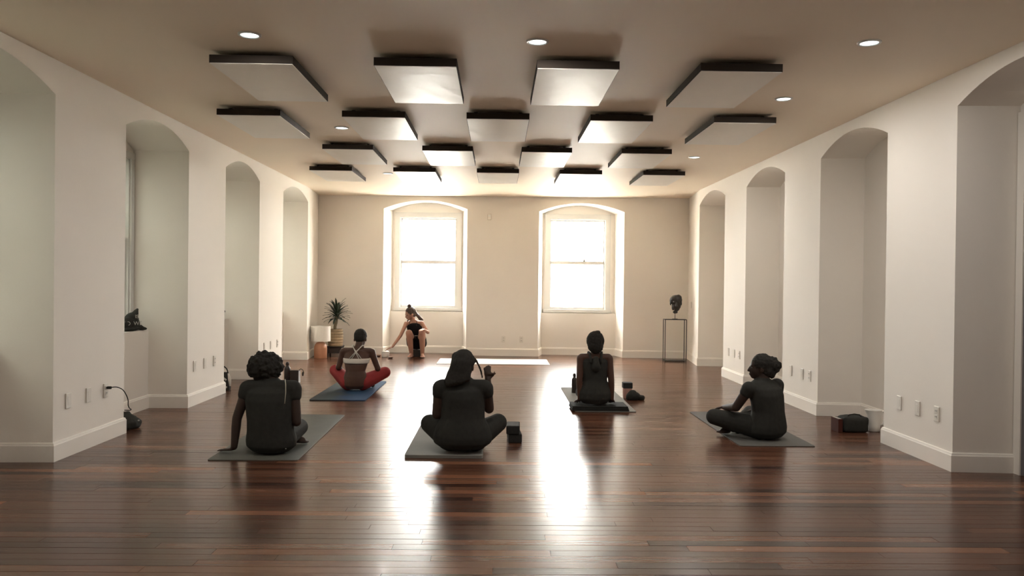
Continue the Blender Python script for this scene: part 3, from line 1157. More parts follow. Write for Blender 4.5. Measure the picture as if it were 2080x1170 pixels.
# ---- cross-legged person with long hair and raised hand
B = Body((1, 0, 0), (0, 1, 0))
torso(B, (0.0, 0.0, 0.115), (0.0, 0.03, 0.555), hip=(0.225, 0.145), waist=(0.165, 0.115), chest=(0.165, 0.115), top=(0.15, 0.07), bow=0.01)
P, R = add_head(B, (0.005, 0.045, 0.665), (0.25, 1, -0.1), (0, 0, 1), 1.0, (0.0, 0.02, 0.54))
B.cap('yoke', (-0.165, 0.01, 0.505), (0.165, 0.01, 0.505), 0.048, 0.048)
arm(B, (-0.178, 0.01, 0.49), (-0.20, 0.02, 0.285), (-0.10, 0.24, 0.24), r=(0.052, 0.044, 0.038, 0.026), deltoid=0.056)
add_hand(B, 'hand', (-0.10, 0.24, 0.24), (0.5, 0.6, -0.5), (-0.2, 0.5, 0.8), (0.8, -0.1, 0.2), 0.3, 0.95)
arm(B, (0.175, 0.01, 0.49), (0.205, 0.05, 0.325), (0.192, 0.10, 0.545), r=(0.052, 0.040, 0.036, 0.026), deltoid=0.056)
add_hand(B, 'hand', (0.192, 0.10, 0.545), (-0.05, 0.1, 1), (0.05, -1, 0.1), (1, 0, 0.0), 0.45, 0.8, 0.10)
B.cap('hand', (0.195, 0.10, 0.592), (0.252, 0.09, 0.598), 0.011, 0.008)
leg(B, (-0.10, 0.03, 0.10), (-0.275, 0.21, 0.175), (0.05, 0.26, 0.055), (1, 0.1, 0), r=(0.10, 0.068, 0.06, 0.038), s=0.95)
leg(B, (0.10, 0.03, 0.10), (0.275, 0.19, 0.19), (-0.05, 0.34, 0.055), (-1, 0.1, 0), r=(0.10, 0.068, 0.06, 0.038), s=0.95)
hb = bmesh.new()
hair_cap(hb, P, R, 1.0, 0.016, -0.03)
for k in range(22):
    t = k / 21
    x = -0.10 + 0.155 * t
    capsule(hb, (x * 0.55 + 0.0, -0.03 - 0.03 * math.sin(PI * t), 0.70), (x - 0.015, -0.055 - 0.03 * math.sin(PI * t), 0.525 + 0.05 * t), 0.034, 0.022, 8, 3)
capsule(hb, (-0.055, 0.02, 0.74), (-0.085, 0.0, 0.57), 0.035, 0.035)
capsule(hb, (-0.06, -0.03, 0.68), (-0.12, -0.02, 0.545), 0.035, 0.03)
tube(hb, [(0.07, 0.03, 0.735), (0.105, 0.03, 0.70), (0.135, 0.04, 0.63), (0.15, 0.05, 0.565)], [0.012, 0.010, 0.009, 0.007], 8)
ZB = 0.026
pB = finish_person(B, 'person', 'cross-legged person in black with long straight hair and one hand raised beside the ear', (-0.262, 6.26, ZB), 'skin_dark',
                   [('top', ('torso', 'yoke', 'deltoid'), 0.008, 'black_cloth'), ('leggings', ('thigh', 'shin'), 0.008, 'black_cloth')], hb, 'hair_black', (0.004, 30))

# ---- kneeling person on a folded blanket, short hair, sleeveless
B = Body((1, 0, 0), (0, 1, 0))
torso(B, (0.0, 0.0, 0.135), (0.0, 0.01, 0.545), hip=(0.175, 0.13), waist=(0.125, 0.095), chest=(0.145, 0.10), top=(0.135, 0.06), bow=-0.01, low=0.105)
P, R = add_head(B, (0.003, 0.02, 0.655), (0.05, 1, -0.1), (0, 0, 1), 0.98, (0.0, 0.005, 0.53), 0.044)
B.cap('yoke', (-0.14, 0.0, 0.515), (0.14, 0.0, 0.515), 0.04, 0.04)
arm(B, (-0.152, 0.0, 0.50), (-0.168, -0.035, 0.27), (-0.160, -0.02, 0.075), r=(0.040, 0.034, 0.032, 0.023), deltoid=0.044)
arm(B, (0.152, 0.0, 0.50), (0.172, -0.035, 0.27), (0.182, -0.02, 0.075), r=(0.040, 0.034, 0.032, 0.023), deltoid=0.044)
add_hand(B, 'hand', (-0.160, -0.02, 0.062), (-0.15, 1, -0.3), (0, 0.2, 1), (1, 0, 0), 0.1, 0.9)
add_hand(B, 'hand', (0.182, -0.02, 0.062), (0.15, 1, -0.3), (0, 0.2, 1), (-1, 0, 0), 0.1, 0.9)
for sx in (-1, 1):
    leg(B, (sx * 0.085, 0.02, 0.15), (sx * 0.10, 0.40, 0.085), (sx * 0.075, 0.02, 0.055), (-sx * 0.2, -1, 0), r=(0.088, 0.058, 0.05, 0.034), foot_up=(0, 0, -1), s=0.85)
hb = bmesh.new()
hair_cap(hb, P, R, 0.98, 0.026, -0.02)
ellipsoid(hb, (0.02, -0.03, 0.775), (0.035, 0.035, 0.028))
ZC = 0.062
pC = finish_person(B, 'person', 'upright person with short dark hair in sleeveless black top, both arms straight down', (1.046, 8.50, ZC), 'skin_deep',
                   [('tank_top', ('torso',), 0.008, 'black_cloth'), ('leggings', ('thigh', 'shin'), 0.007, 'black_cloth')], hb, 'hair_black', (0.006, 50))
bm = bmesh.new()
for sx in (-1, 1):
    tube(bm, [(sx * 0.05, -0.10, 0.46), (sx * 0.055, -0.088, 0.50), (sx * 0.065, -0.045, 0.56), (sx * 0.07, 0.0, 0.568), (sx * 0.07, 0.05, 0.54)], 0.013, 8)
capsule(bm, (0, -0.098, 0.42), (0, -0.085, 0.505), 0.05, 0.028)
obj('racer_back', bm, 'black_cloth', pC, True)

# ---- person in profile with a bun
fw = V((-0.50, 0.866, 0))
rt = V((0.866, 0.50, 0))
B = Body(rt, fw)
torso(B, (0.03, 0.0, 0.105), (-0.01, 0.02, 0.515), hip=(0.185, 0.135), waist=(0.150, 0.115), chest=(0.165, 0.115), top=(0.15, 0.07), bow=0.03)
P, R = add_head(B, (-0.035, 0.03, 0.622), (-1, 0.18, -0.02), (0, 0, 1), 0.96, (-0.005, 0.02, 0.49), 0.055)
sl, sr = V((-0.155, -0.07, 0.445)), V((0.145, 0.10, 0.455))
B.cap('yoke', sl, sr, 0.048, 0.048)
arm(B, sl + V((-0.005, 0, 0)), (-0.255, -0.02, 0.275), (-0.305, 0.16, 0.245), r=(0.048, 0.040, 0.036, 0.025), deltoid=0.055)
add_hand(B, 'hand', (-0.305, 0.16, 0.25), (-0.5, 0.8, -0.3), (-0.2, 0.1, 1), (0.8, 0.5, 0), 0.25, 0.9)
arm(B, sr, (0.165, 0.13, 0.24), (0.05, 0.30, 0.22), r=(0.048, 0.040, 0.036, 0.025), deltoid=0.055)
add_hand(B, 'hand', (0.05, 0.30, 0.22), (-0.6, 0.7, -0.3), (0.2, 0.3, 1), (-0.7, -0.6, 0), 0.3, 0.9)
leg(B, (-0.05, -0.02, 0.10), (-0.405, 0.13, 0.165), (-0.14, 0.30, 0.06), (0.9, 0.5, 0), r=(0.098, 0.064, 0.058, 0.038), s=0.95)
leg(B, (0.10, 0.07, 0.10), (0.02, 0.44, 0.15), (-0.20, 0.22, 0.055), (-0.9, -0.2, 0), r=(0.098, 0.064, 0.058, 0.038), s=0.95)
hb = bmesh.new()
hair_cap(hb, P, R, 0.96, 0.014, -0.02)
ellipsoid(hb, P(0, -0.125, 0.022), (0.055, 0.055, 0.060))
hr = random.Random(9)
for k in range(46):
    a, e = hr.uniform(0, 2 * PI), hr.uniform(-1.4, 1.4)
    dv = V((math.cos(a) * math.cos(e), math.sin(a) * math.cos(e), math.sin(e)))
    ellipsoid(hb, P(dv.x * 0.05, -0.13 + dv.y * 0.052, 0.022 + dv.z * 0.062), [hr.uniform(0.010, 0.02)] * 3, None, 8, 5)
ellipsoid(hb, P(0, -0.105, -0.055), (0.035, 0.04, 0.045))
ZD = 0.008
pD = finish_person(B, 'person', 'person in black with a hair bun, head turned in profile and arm resting on knee', (2.355, 6.98, ZD), 'skin_dark',
                   [('top', ('torso', 'yoke', 'deltoid'), 0.009, 'black_cloth'), ('leggings', ('thigh', 'shin'), 0.008, 'black_cloth')], hb, 'hair_black', (0.007, 55))

# ---- person in red trousers and white sports bra, bent forward
B = Body((1, 0, 0), (0, 1, 0))
at = torso(B, (0.0, 0.0, 0.11), (0.01, 0.13, 0.515), hip=(0.155, 0.115), waist=(0.120, 0.09), chest=(0.155, 0.105), top=(0.145, 0.07), bow=0.05)
P, R = add_head(B, (0.025, 0.20, 0.62), (0.05, 1, -0.55), (0, 0, 1), 0.98, (0.01, 0.12, 0.50), 0.046)
B.cap('yoke', (-0.15, 0.09, 0.475), (0.17, 0.09, 0.475), 0.045, 0.045)
arm(B, (-0.165, 0.09, 0.465), (-0.222, 0.08, 0.275), (-0.20, 0.26, 0.20), r=(0.043, 0.035, 0.034, 0.024), deltoid=0.048)
arm(B, (0.185, 0.09, 0.465), (0.262, 0.09, 0.265), (0.22, 0.27, 0.20), r=(0.043, 0.035, 0.034, 0.024), deltoid=0.048)
add_hand(B, 'hand', (-0.20, 0.26, 0.205), (0.4, 0.8, -0.4), (-0.2, 0.3, 1), (1, -0.2, 0), 0.3, 0.9)
add_hand(B, 'hand', (0.22, 0.27, 0.205), (-0.4, 0.8, -0.4), (0.2, 0.3, 1), (-1, -0.2, 0), 0.3, 0.9)
leg(B, (-0.09, 0.02, 0.10), (-0.285, 0.20, 0.225), (-0.10, 0.30, 0.06), (1, 0.2, 0), r=(0.088, 0.060, 0.052, 0.036), s=0.9)
leg(B, (0.09, 0.02, 0.10), (0.335, 0.20, 0.205), (0.13, 0.30, 0.06), (-1, 0.2, 0), r=(0.088, 0.060, 0.052, 0.036), s=0.9)
hb = bmesh.new()
hair_cap(hb, P, R, 0.98, 0.010, 0.0)
ZE = 0.012
pE = finish_person(B, 'person', 'person in red trousers and white cross-back sports bra sitting bent forward', (-1.733, 9.82, ZE), 'skin_deep',
                   [('trousers', ('thigh', 'shin'), 0.012, 'red_cloth')], hb, 'hair_black', (0.004, 60))
# bra band following the ribcage
bm = bmesh.new()
rings = []
for t, gx in ((0.56, 0.006), (0.565, 0.010), (0.60, 0.011), (0.66, 0.011), (0.70, 0.010), (0.705, 0.006)):
    c = at(t)
    k0 = (t - 0.5) / 0.18
    rx = (0.1375 + (0.155 - 0.1375) * min(1, k0)) + gx
    ry = (0.100 + 0.005 * min(1, k0)) + gx
    rings.append([c + V((math.cos(2 * PI * k / 32) * rx, math.sin(2 * PI * k / 32) * ry, 0.0)) for k in range(32)])
inner = [[(p - at(0.63)) * 0.9 + at(0.63) for p in r_] for r_ in (rings[-1], rings[0])]
rings_mesh(bm, rings + inner, close=True)
bra = obj('sports_bra', bm, 'white_cloth', pE, True)
bm = bmesh.new()
cb = at(0.70)
for sx in (-1, 1):
    for w in (0.045, 0.075):
        p0 = cb + V((sx * w, -0.108 + w * 0.1, 0.0))
        p2 = V((-sx * (0.045 + w * 0.3) + 0.01, 0.055, 0.548))
        p1 = (p0 + p2) / 2 + V((0, -0.022, 0.006))
        p3 = p2 + V((0, 0.06, 0.0))
        tube(bm, [p0, p1, p2, p3, p3 + V((0, 0.04, -0.04))], 0.0055, 6)
obj('strap', bm, 'white_cloth', bra, True)

# ---- teacher squatting before the arched window, facing the room
B = Body((-1, 0, 0), (0, -1, 0))
at = torso(B, (-0.04, 0.20, 0.27), (-0.075, 0.05, 0.665), hip=(0.165, 0.12), waist=(0.115, 0.085), chest=(0.135, 0.10), top=(0.125, 0.06), bow=0.02)
P, R = add_head(B, (-0.135, 0.0, 0.790), (-0.80, -0.48, -0.35), (0.05, 0, 1), 0.98, (-0.075, 0.04, 0.66), 0.042)
B.cap('yoke', (-0.20, 0.03, 0.625), (0.065, 0.05, 0.63), 0.036, 0.036)
arm(B, (-0.205, 0.02, 0.615), (-0.295, -0.04, 0.40), (-0.43, -0.09, 0.205), r=(0.036, 0.031, 0.029, 0.021), deltoid=0.040)
add_hand(B, 'hand', (-0.43, -0.09, 0.205), (-0.85, -0.2, -0.35), (-0.3, -0.2, 0.9), (-0.1, -1, 0), 0.25, 0.9)
arm(B, (0.075, 0.04, 0.62), (0.185, 0.02, 0.46), (0.13, -0.15, 0.515), r=(0.036, 0.031, 0.029, 0.021), deltoid=0.040)
add_hand(B, 'hand', (0.13, -0.15, 0.525), (-0.4, -0.8, -0.1), (0, -0.1, 1), (-0.8, 0.3, 0), 0.35, 0.9)
for sx, kx, ax in ((-1, -0.135, -0.105), (1, 0.095, 0.09)):
    leg(B, (sx * 0.085 - 0.03, 0.20, 0.25), (kx, -0.13, 0.455), (ax, 0.03, 0.065), (sx * 0.15, -1, 0), r=(0.088, 0.060, 0.054, 0.034), s=0.92)
hb = bmesh.new()
hair_cap(hb, P, R, 0.98, 0.012, -0.015)
ellipsoid(hb, P(0.0, -0.035, 0.145), (0.036, 0.036, 0.034))
for k in range(9):
    t = k / 8
    capsule(hb, P(-0.02 + 0.04 * t, -0.09, 0.03), V((0.03 + 0.06 * t, 0.03 + 0.02 * t, 0.69 - 0.01 * t)), 0.03, 0.014, 8, 3)
capsule(hb, P(0.045, -0.03, -0.05), V((-0.175, -0.03, 0.66)), 0.022, 0.012)
pT = finish_person(B, 'person', 'teacher in black top and shorts squatting before the arched window, reaching sideways', (-1.425, 14.30, 0.0), 'skin_light',
                   [('tank_top', ('torso',), 0.007, 'black_lycra')], hb, 'hair_brown', (0.005, 50), 'lip_l')
bm = bmesh.new()
for sx in (-1, 1):
    capsule(bm, (sx * 0.085 - 0.03, 0.20, 0.25), (sx * 0.095 - 0.025, 0.04, 0.345), 0.100, 0.086)
ellipsoid(bm, (-0.03, 0.20, 0.25), (0.185, 0.135, 0.115))
link('shorts', remeshed(bm, 0.009, 4), 'black_lycra', pT, True)
bm = bmesh.new()
for sx in (-1, 1):
    tube(bm, [(-0.075 + sx * 0.06, -0.035, 0.575), (-0.075 + sx * 0.062, -0.02, 0.64), (-0.075 + sx * 0.06, 0.04, 0.675), (-0.075 + sx * 0.04, 0.10, 0.63)], 0.006, 6)
obj('strap', bm, 'black_cloth', pT, True)
bm = bmesh.new()
tube(bm, [V((-0.03 + 0.125 * math.cos(a), 0.165 + 0.105 * math.sin(a), 0.375 - 0.02 * math.sin(a))) for a in [2 * PI * k / 20 for k in range(21)]], 0.006, 6)
obj('waistband', bm, 'print_white', pT, True)


# ------------------------------------------------------------------ props used by the class
def foam_block(label, cx, cy, z, sx, sy, sz, rot=0.0, group='black foam yoga blocks'):
    o = obj('yoga_block', newbox(-sx / 2, sx / 2, -sy / 2, sy / 2, 0, sz, 0.008, 2), 'black_foam')
    o.location = (cx, cy, z)
    o.rotation_euler = (0, 0, rot)
    return tag(o, label, 'yoga block', group)


foam_block('lower black foam yoga block of the stack beside the pale grey mat', 0.158, 6.84, 0, 0.115, 0.22, 0.075, 0.05)
foam_block('upper black foam yoga block of the stack beside the pale grey mat', 0.146, 6.83, 0.0755, 0.112, 0.22, 0.072, -0.04)
foam_block('black foam yoga block on end under the squatting teacher', -1.445, 14.47, 0, 0.20, 0.10, 0.125)

# folded blanket under the kneeling person
bl = thing('folded_blanket', 'folded black blanket under the upright person with straight arms', 'blanket', (1.10, 8.56, 0.01))
for i in range(3):
    bm = newbox(-0.305 + 0.004 * i, 0.305 - 0.006 * i, -0.16, 0.20 - 0.01 * i, 0.0005 + i * 0.0170, 0.0165 + i * 0.0170, 0.006, 2)
    obj('fold', bm, 'black_cloth', bl)


def bottle(name, label, loc, h, r, m, cap_m):
    t = thing(name, label, 'bottle', loc)
    bm = bmesh.new()
    lathe(bm, [(r * 0.9, 0), (r, 0.006), (r, h * 0.66), (r * 0.9, h * 0.72), (r * 0.5, h * 0.80), (r * 0.46, h * 0.84)], 20)
    obj('body', bm, m, t, True)
    bm = bmesh.new()
    lathe(bm, [(r * 0.55, h * 0.835), (r * 0.58, h * 0.84), (r * 0.56, h * 0.95), (r * 0.4, h * 0.985), (r * 0.2, h)], 16)
    obj('cap', bm, cap_m, t, True)
    return t


bottle('water_bottle', 'dark water bottle standing next to the small black open tote', (-2.765, 10.60, 0), 0.275, 0.041, 'bottle_dark', 'bottle_dark')
bottle('water_bottle', 'slim dark water bottle standing on the light grey mat', (0.955, 9.80, 0.0105), 0.24, 0.033, 'bottle_dark', 'bottle_dark')

# small tote by the bottle
t = thing('tote_bag', 'small black open tote beside a dark bottle on the floor', 'bag', (-2.665, 10.62, 0))
bm = bmesh.new()
for (x0, x1, y0, y1) in ((-0.055, 0.055, -0.05, -0.042), (-0.055, 0.055, 0.042, 0.05), (-0.055, -0.047, -0.042, 0.042), (0.047, 0.055, -0.042, 0.042)):
    box(bm, x0, x1, y0, y1, 0, 0.165)
box(bm, -0.05, 0.05, -0.045, 0.045, 0, 0.01)
obj('body', bm, 'bottle_dark', t)
obj('rim', newbox(-0.056, 0.056, -0.052, -0.040, 0.165, 0.172), 'print_white', t)
bm = bmesh.new()
tube(bm, [(0.05, -0.02, 0.16), (0.075, -0.02, 0.185), (0.10, -0.01, 0.17), (0.112, 0.0, 0.13), (0.105, 0, 0.10)], 0.005, 6)
obj('strap', bm, 'black_cloth', t, True)
bm = bmesh.new()
ellipsoid(bm, (0.10, -0.005, 0.115), (0.014, 0.01, 0.03), None, 10, 6)
obj('tag', bm, 'bottle_dark', t, True)

# pink tumbler + black pouch by the grey mat
t = thing('tumbler', 'pink tumbler with square black lid beside the light grey mat', 'cup', (1.553, 9.46, 0))
bm = bmesh.new()
lathe(bm, [(0.045, 0), (0.048, 0.004), (0.056, 0.115), (0.056, 0.12)], 22)
obj('cup', bm, 'pink', t, True)
obj('lid', newbox(-0.056, 0.056, -0.056, 0.056, 0.12, 0.188, 0.006, 2), 'black_foam', t)
bm = bmesh.new()
ellipsoid(bm, (0, 0, 0.045), (0.085, 0.06, 0.055))
ellipsoid(bm, (0.08, 0.0, 0.03), (0.06, 0.045, 0.034))
ellipsoid(bm, (-0.01, 0.0, 0.09), (0.045, 0.035, 0.03))
capsule(bm, (-0.07, -0.01, 0.02), (0.12, -0.005, 0.016), 0.02, 0.014)
o = link('pouch', remeshed(bm, 0.008, 3, (0.006, 28)), 'black_cloth', None, True)
o.location = (1.60, 9.31, -0.002)
tag(o, 'crumpled black cloth pouch in front of the pink tumbler', 'pouch')

# ------------------------------------------------------------------ lamp, plant, sculpture
t = thing('table_lamp', 'lamp with white drum shade on domed terracotta wood base on floor', 'lamp', (-3.09, 14.05, 0))
bm = bmesh.new()
lathe(bm, [(0.108, 0), (0.112, 0.006), (0.112, 0.17), (0.108, 0.205), (0.094, 0.24), (0.07, 0.268), (0.035, 0.285), (0.012, 0.29)], 28)
obj('base', bm, 'lamp_wood', t, True)
bm = bmesh.new()
lathe(bm, [(0.012, 0.285), (0.012, 0.43)], 10)
obj('stem', bm, 'black_metal', t, True)
bm = bmesh.new()
n = 36
prof = [(0.168, 0.295), (0.170, 0.297), (0.166, 0.557), (0.164, 0.559), (0.162, 0.557), (0.164, 0.297)]
rings_mesh(bm, [[V((a * math.cos(2 * PI * k / n), a * math.sin(2 * PI * k / n), z)) for k in range(n)] for a, z in prof], close=True)
sh = obj('shade', bm, 'lamp_shade', t)
bm = bmesh.new()
for a in (0, 2 * PI / 3, 4 * PI / 3):
    tube(bm, [(0, 0, 0.425), (0.163 * math.cos(a), 0.163 * math.sin(a), 0.43)], 0.003, 6)
obj('spider', bm, 'black_metal', sh)

pt = thing('potted_plant', 'spiky palm-like plant in a tan woven basket on a black stand', 'plant', (-2.905, 14.42, 0))
bm = bmesh.new()
for sx in (-1, 1):
    for sy in (-1, 1):
        box(bm, sx * 0.115 - 0.012, sx * 0.115 + 0.012, sy * 0.115 - 0.012, sy * 0.115 + 0.012, 0, 0.165)
box(bm, -0.135, 0.135, -0.135, 0.135, 0.165, 0.185)
box(bm, -0.128, 0.128, -0.128, -0.12, 0.06, 0.15)
box(bm, -0.128, 0.128, 0.12, 0.128, 0.06, 0.15)
box(bm, -0.128, -0.12, -0.12, 0.12, 0.06, 0.15)
box(bm, 0.12, 0.128, -0.12, 0.12, 0.06, 0.15)
obj('stand', bm, 'black_metal', pt)
bm = bmesh.new()
prof = []
for k in range(13):
    z = 0.186 + 0.30 * k / 12
    prof.append((0.125 + (0.006 if k % 2 else 0.0) + 0.008 * math.sin(PI * k / 12), z))
prof += [(0.118, 0.486), (0.115, 0.44)]
lathe(bm, prof, 26)
bk = obj('basket', bm, 'basket', pt)
bm = bmesh.new()
lathe(bm, [(0.113, 0.44), (0.1, 0.452), (0.03, 0.46)], 20)
obj('soil', bm, 'soil', bk, True)
bm = bmesh.new()
tube(bm, [(0, 0, 0.44), (-0.012, 0, 0.52), (0.004, 0, 0.60), (0.012, 0, 0.68), (0.015, 0, 0.74)], [0.032, 0.028, 0.03, 0.026, 0.02], 10)
obj('trunk', bm, 'trunk', pt, True)
lr = random.Random(21)
for k in range(58):
    a = k * 2.399963 + lr.uniform(-0.2, 0.2)
    el = math.radians(-12 + 92 * (k / 57) ** 0.85)
    ln = lr.uniform(0.22, 0.30) * (1.0 if k < 46 else 1.12)
    base = V((0.015, 0, 0.68 + 0.075 * k / 57))
    hd_ = V((math.cos(a), math.sin(a), 0))
    if hd_.y > 0 and math.cos(el) * hd_.y * ln > 0.24:
        ln *= 0.8
    sd = V((-math.sin(a), math.cos(a), 0))
    bm = bmesh.new()
    rows = []
    for j in range(6):
        u = j / 5
        e2 = el - 0.55 * u * u
        p = base + hd_ * (ln * u * math.cos((el + e2) / 2)) + V((0, 0, ln * u * math.sin((el + e2) / 2)))
        w = 0.026 * (0.45 + 1.5 * u) * (1 - u) ** 0.7 + 0.0015
        up = V((-hd_.x * math.sin(e2), -hd_.y * math.sin(e2), math.cos(e2)))
        rows.append([p - sd * w, p + up * 0.004 * (1 - u) - up * 0.003, p + sd * w, p - up * 0.005])
    rings_mesh(bm, rows)
    obj('leaf', bm, 'leaf', pt, True)

st = thing('plinth_stand', 'thin black metal frame pedestal holding a dark carved head', 'pedestal', (3.135, 14.05, 0), -0.05)
W2, HT = 0.185, 0.735
for sx in (-1, 1):
    for sy in (-1, 1):
        obj('leg', newbox(sx * W2 - 0.006, sx * W2 + 0.006, sy * W2 * 0.55 - 0.006, sy * W2 * 0.55 + 0.006, 0, HT), 'black_metal', st)
bm = newbox(-W2 - 0.006, W2 + 0.006, -W2 * 0.55 - 0.006, W2 * 0.55 + 0.006, HT, HT + 0.012)
obj('top', bm, 'black_metal', st)
bm = newbox(-W2 + 0.006, W2 - 0.006, -W2 * 0.55, W2 * 0.55, 0.012, 0.024)
obj('bottom_shelf', bm, 'black_metal', st)

sc = thing('carved_head', 'dark carved wooden head on a thin rod on the black pedestal', 'sculpture', (3.135, 14.05, HT + 0.0125))
bm = bmesh.new()
lathe(bm, [(0.05, 0), (0.05, 0.008), (0.006, 0.012), (0.005, 0.10)], 14)
obj('rod', bm, 'black_metal', sc)
bm = bmesh.new()
ellipsoid(bm, (0.012, 0, 0.335), (0.112, 0.09, 0.092))
ellipsoid(bm, (0.055, 0, 0.36), (0.062, 0.08, 0.075))
ellipsoid(bm, (0.02, 0, 0.24), (0.082, 0.075, 0.09))
ellipsoid(bm, (-0.04, -0.03, 0.20), (0.03, 0.03, 0.045))
ellipsoid(bm, (0.045, -0.02, 0.195), (0.03, 0.03, 0.05))
ellipsoid(bm, (0.0, -0.02, 0.125), (0.045, 0.035, 0.028))
capsule(bm, (0.0, -0.085, 0.29), (0.0, -0.098, 0.235), 0.012, 0.02)
for sx in (-1, 1):
    ellipsoid(bm, (sx * 0.04, -0.082, 0.30), (0.02, 0.012, 0.012))
    ellipsoid(bm, (sx * 0.095 + 0.012, 0.0, 0.28), (0.014, 0.025, 0.04))
link('head', remeshed(bm, 0.006, 4, (0.003, 40)), 'dark_wood', sc, True)

# ------------------------------------------------------------------ bags and odds by the walls
bm = bmesh.new()
lathe(bm, [(0.10, 0), (0.118, 0.02), (0.112, 0.065), (0.07, 0.11), (0.035, 0.135), (0.028, 0.15)], 18)
ellipsoid(bm, (0.035, 0.03, 0.05), (0.085, 0.085, 0.05))
ellipsoid(bm, (-0.06, 0.0, 0.135), (0.035, 0.025, 0.022))
ellipsoid(bm, (-0.05, -0.02, 0.16), (0.022, 0.02, 0.03))
cb_ = thing('cloth_bag', 'slumped black cloth bag on floor at the pier corner with a cord plugged in', 'bag', (-3.335, 7.26, 0))
link('body', remeshed(bm, 0.007, 3, (0.007, 22)), 'black_cloth', cb_, True)
bm = bmesh.new()
ellipsoid(bm, (0.118, -0.02, 0.075), (0.010, 0.008, 0.007), None, 8, 5)
obj('toggle', bm, 'print_white', cb_, True)

# power cord from the outlet to the bag
pcord = thing('power_cord', 'thin black power cord running from the outlet down to the bag', 'cord', (XL + 0.014, 6.69, 0.442))
bm = bmesh.new()
box(bm, 0.0, 0.035, -0.012, 0.012, -0.011, 0.011, 0.004, 2)
obj('plug', bm, 'black_cloth', pcord)
bm = bmesh.new()
cp = [(0.03, 0.0, 0.002), (0.06, 0.05, -0.002), (0.075, 0.13, -0.04), (0.08, 0.20, -0.12), (0.075, 0.22, -0.18), (0.06, 0.28, -0.215), (0.035, 0.36, -0.235), (-0.02, 0.47, -0.262), (-0.10, 0.535, -0.273)]
sm = []
for i in range(len(cp) - 1):
    p0, p1, p2, p3 = [V(cp[max(0, min(len(cp) - 1, i + k))]) for k in (-1, 0, 1, 2)]
    for j in range(6):
        u = j / 6
        sm.append(0.5 * (2 * p1 + (p2 - p0) * u + (2 * p0 - 5 * p1 + 4 * p2 - p3) * u * u + (3 * p1 - p0 - 3 * p2 + p3) * u ** 3))
tube(bm, sm + [V(cp[-1])], 0.004, 8)
obj('cable', bm, 'black_cloth', pcord, True)


def text_mesh(s, size, m, parent, mw_):
    cu_ = bpy.data.curves.new('lettering', 'FONT')
    cu_.body = s
    cu_.size = size
    cu_.extrude = 0.0006
    cu_.align_x = 'CENTER'
    o = bpy.data.objects.new('lettering', cu_)
    col.objects.link(o)
    dg = bpy.context.evaluated_depsgraph_get()
    me = bpy.data.meshes.new_from_object(o.evaluated_get(dg))
    bpy.data.objects.remove(o)
    me.transform(mw_)
    return link('lettering', me, m, parent)


# printed bag on the window sill
pb_ = thing('printed_bag', 'black cloth bag with white printed letters on the window sill', 'bag', (-3.722, 8.17, 0.8205))
bm = bmesh.new()
ellipsoid(bm, (-0.0, 0.0, 0.07), (0.068, 0.16, 0.078))
ellipsoid(bm, (0.0, 0.03, 0.11), (0.06, 0.10, 0.075))
capsule(bm, (0.015, 0.05, 0.15), (0.045, 0.06, 0.215), 0.045, 0.012)
ellipsoid(bm, (0.015, 0.0, 0.022), (0.065, 0.165, 0.02))
capsule(bm, (0.06, 0.09, 0.03), (0.095, 0.14, 0.014), 0.03, 0.012)
link('body', remeshed(bm, 0.007, 3, (0.006, 20)), 'black_cloth', pb_, True)
fm = Matrix(((0.80, -0.10, 0.59), (0.60, 0.13, -0.79), (0.0, 0.98, 0.16))).to_4x4()
fd = V((0.72, -0.69, 0.15)).normalized()
rx_ = V((0.69, 0.72, 0)).normalized()
ux_ = fd.cross(rx_).normalized()
fm = Matrix((rx_, ux_, fd)).transposed().to_4x4()
for s, off, uz, sz in (('IS', 0.02, 0.115, 0.05), ('NO', -0.085, 0.045, 0.055), ('WE', 0.03, 0.045, 0.055)):
    tm = fm.copy()
    tm.translation = rx_ * off + fd * 0.118 + V((0, 0, uz))
    text_mesh(s, sz, 'print_white', pb_, tm)

# dark figurine on the next sill
bm = bmesh.new()
ellipsoid(bm, (0, 0, 0.05), (0.045, 0.05, 0.05))
capsule(bm, (0.0, 0, 0.06), (0.045, 0.0, 0.005), 0.025, 0.016)
capsule(bm, (0.0, 0, 0.05), (0.055, 0.03, 0.105), 0.02, 0.022)
ellipsoid(bm, (0.02, 0.01, 0.105), (0.035, 0.03, 0.022))
o = link('figurine', remeshed(bm, 0.006, 2, (0.003, 40)), 'dark_wood', None, True)
o.location = (-3.735, 10.78, 0.818)
tag(o, 'small dark figurine on a window sill behind the white pier', 'figurine')

# handbag on the floor
hbag = thing('handbag', 'black and white handbag with loop handle standing behind the pier', 'bag', (-3.40, 9.86, 0), 0.0)
bm = bmesh.new()
rows = []
for z, w, d in ((0.0, 0.125, 0.05), (0.01, 0.13, 0.055), (0.09, 0.13, 0.055), (0.17, 0.115, 0.04), (0.215, 0.105, 0.02)):
    rows.append([V((x * w, yy * d, z)) for x, yy in ((-1, -0.6), (-0.8, -1), (0.8, -1), (1, -0.6), (1, 0.6), (0.8, 1), (-0.8, 1), (-1, 0.6))])
rings_mesh(bm, rows)
obj('body', bm, 'black_cloth', hbag)
bm = bmesh.new()
tube(bm, [(0.085 * math.cos(a) + 0.02, -0.012, 0.21 + 0.085 * math.sin(a)) for a in [PI * k / 12 for k in range(13)]], 0.0075, 8)
obj('handle', bm, 'black_cloth', hbag, True)
bm = bmesh.new()
for pts in ([(-0.02, -0.043, 0.205), (0.04, -0.052, 0.165), (0.10, -0.058, 0.125)], [(0.0, -0.058, 0.115), (0.05, -0.060, 0.06), (0.11, -0.060, 0.035)]):
    tube(bm, pts, [0.012, 0.016, 0.012], 8)
obj('white_trim', bm, 'white_cloth', hbag, True)
bm = bmesh.new()
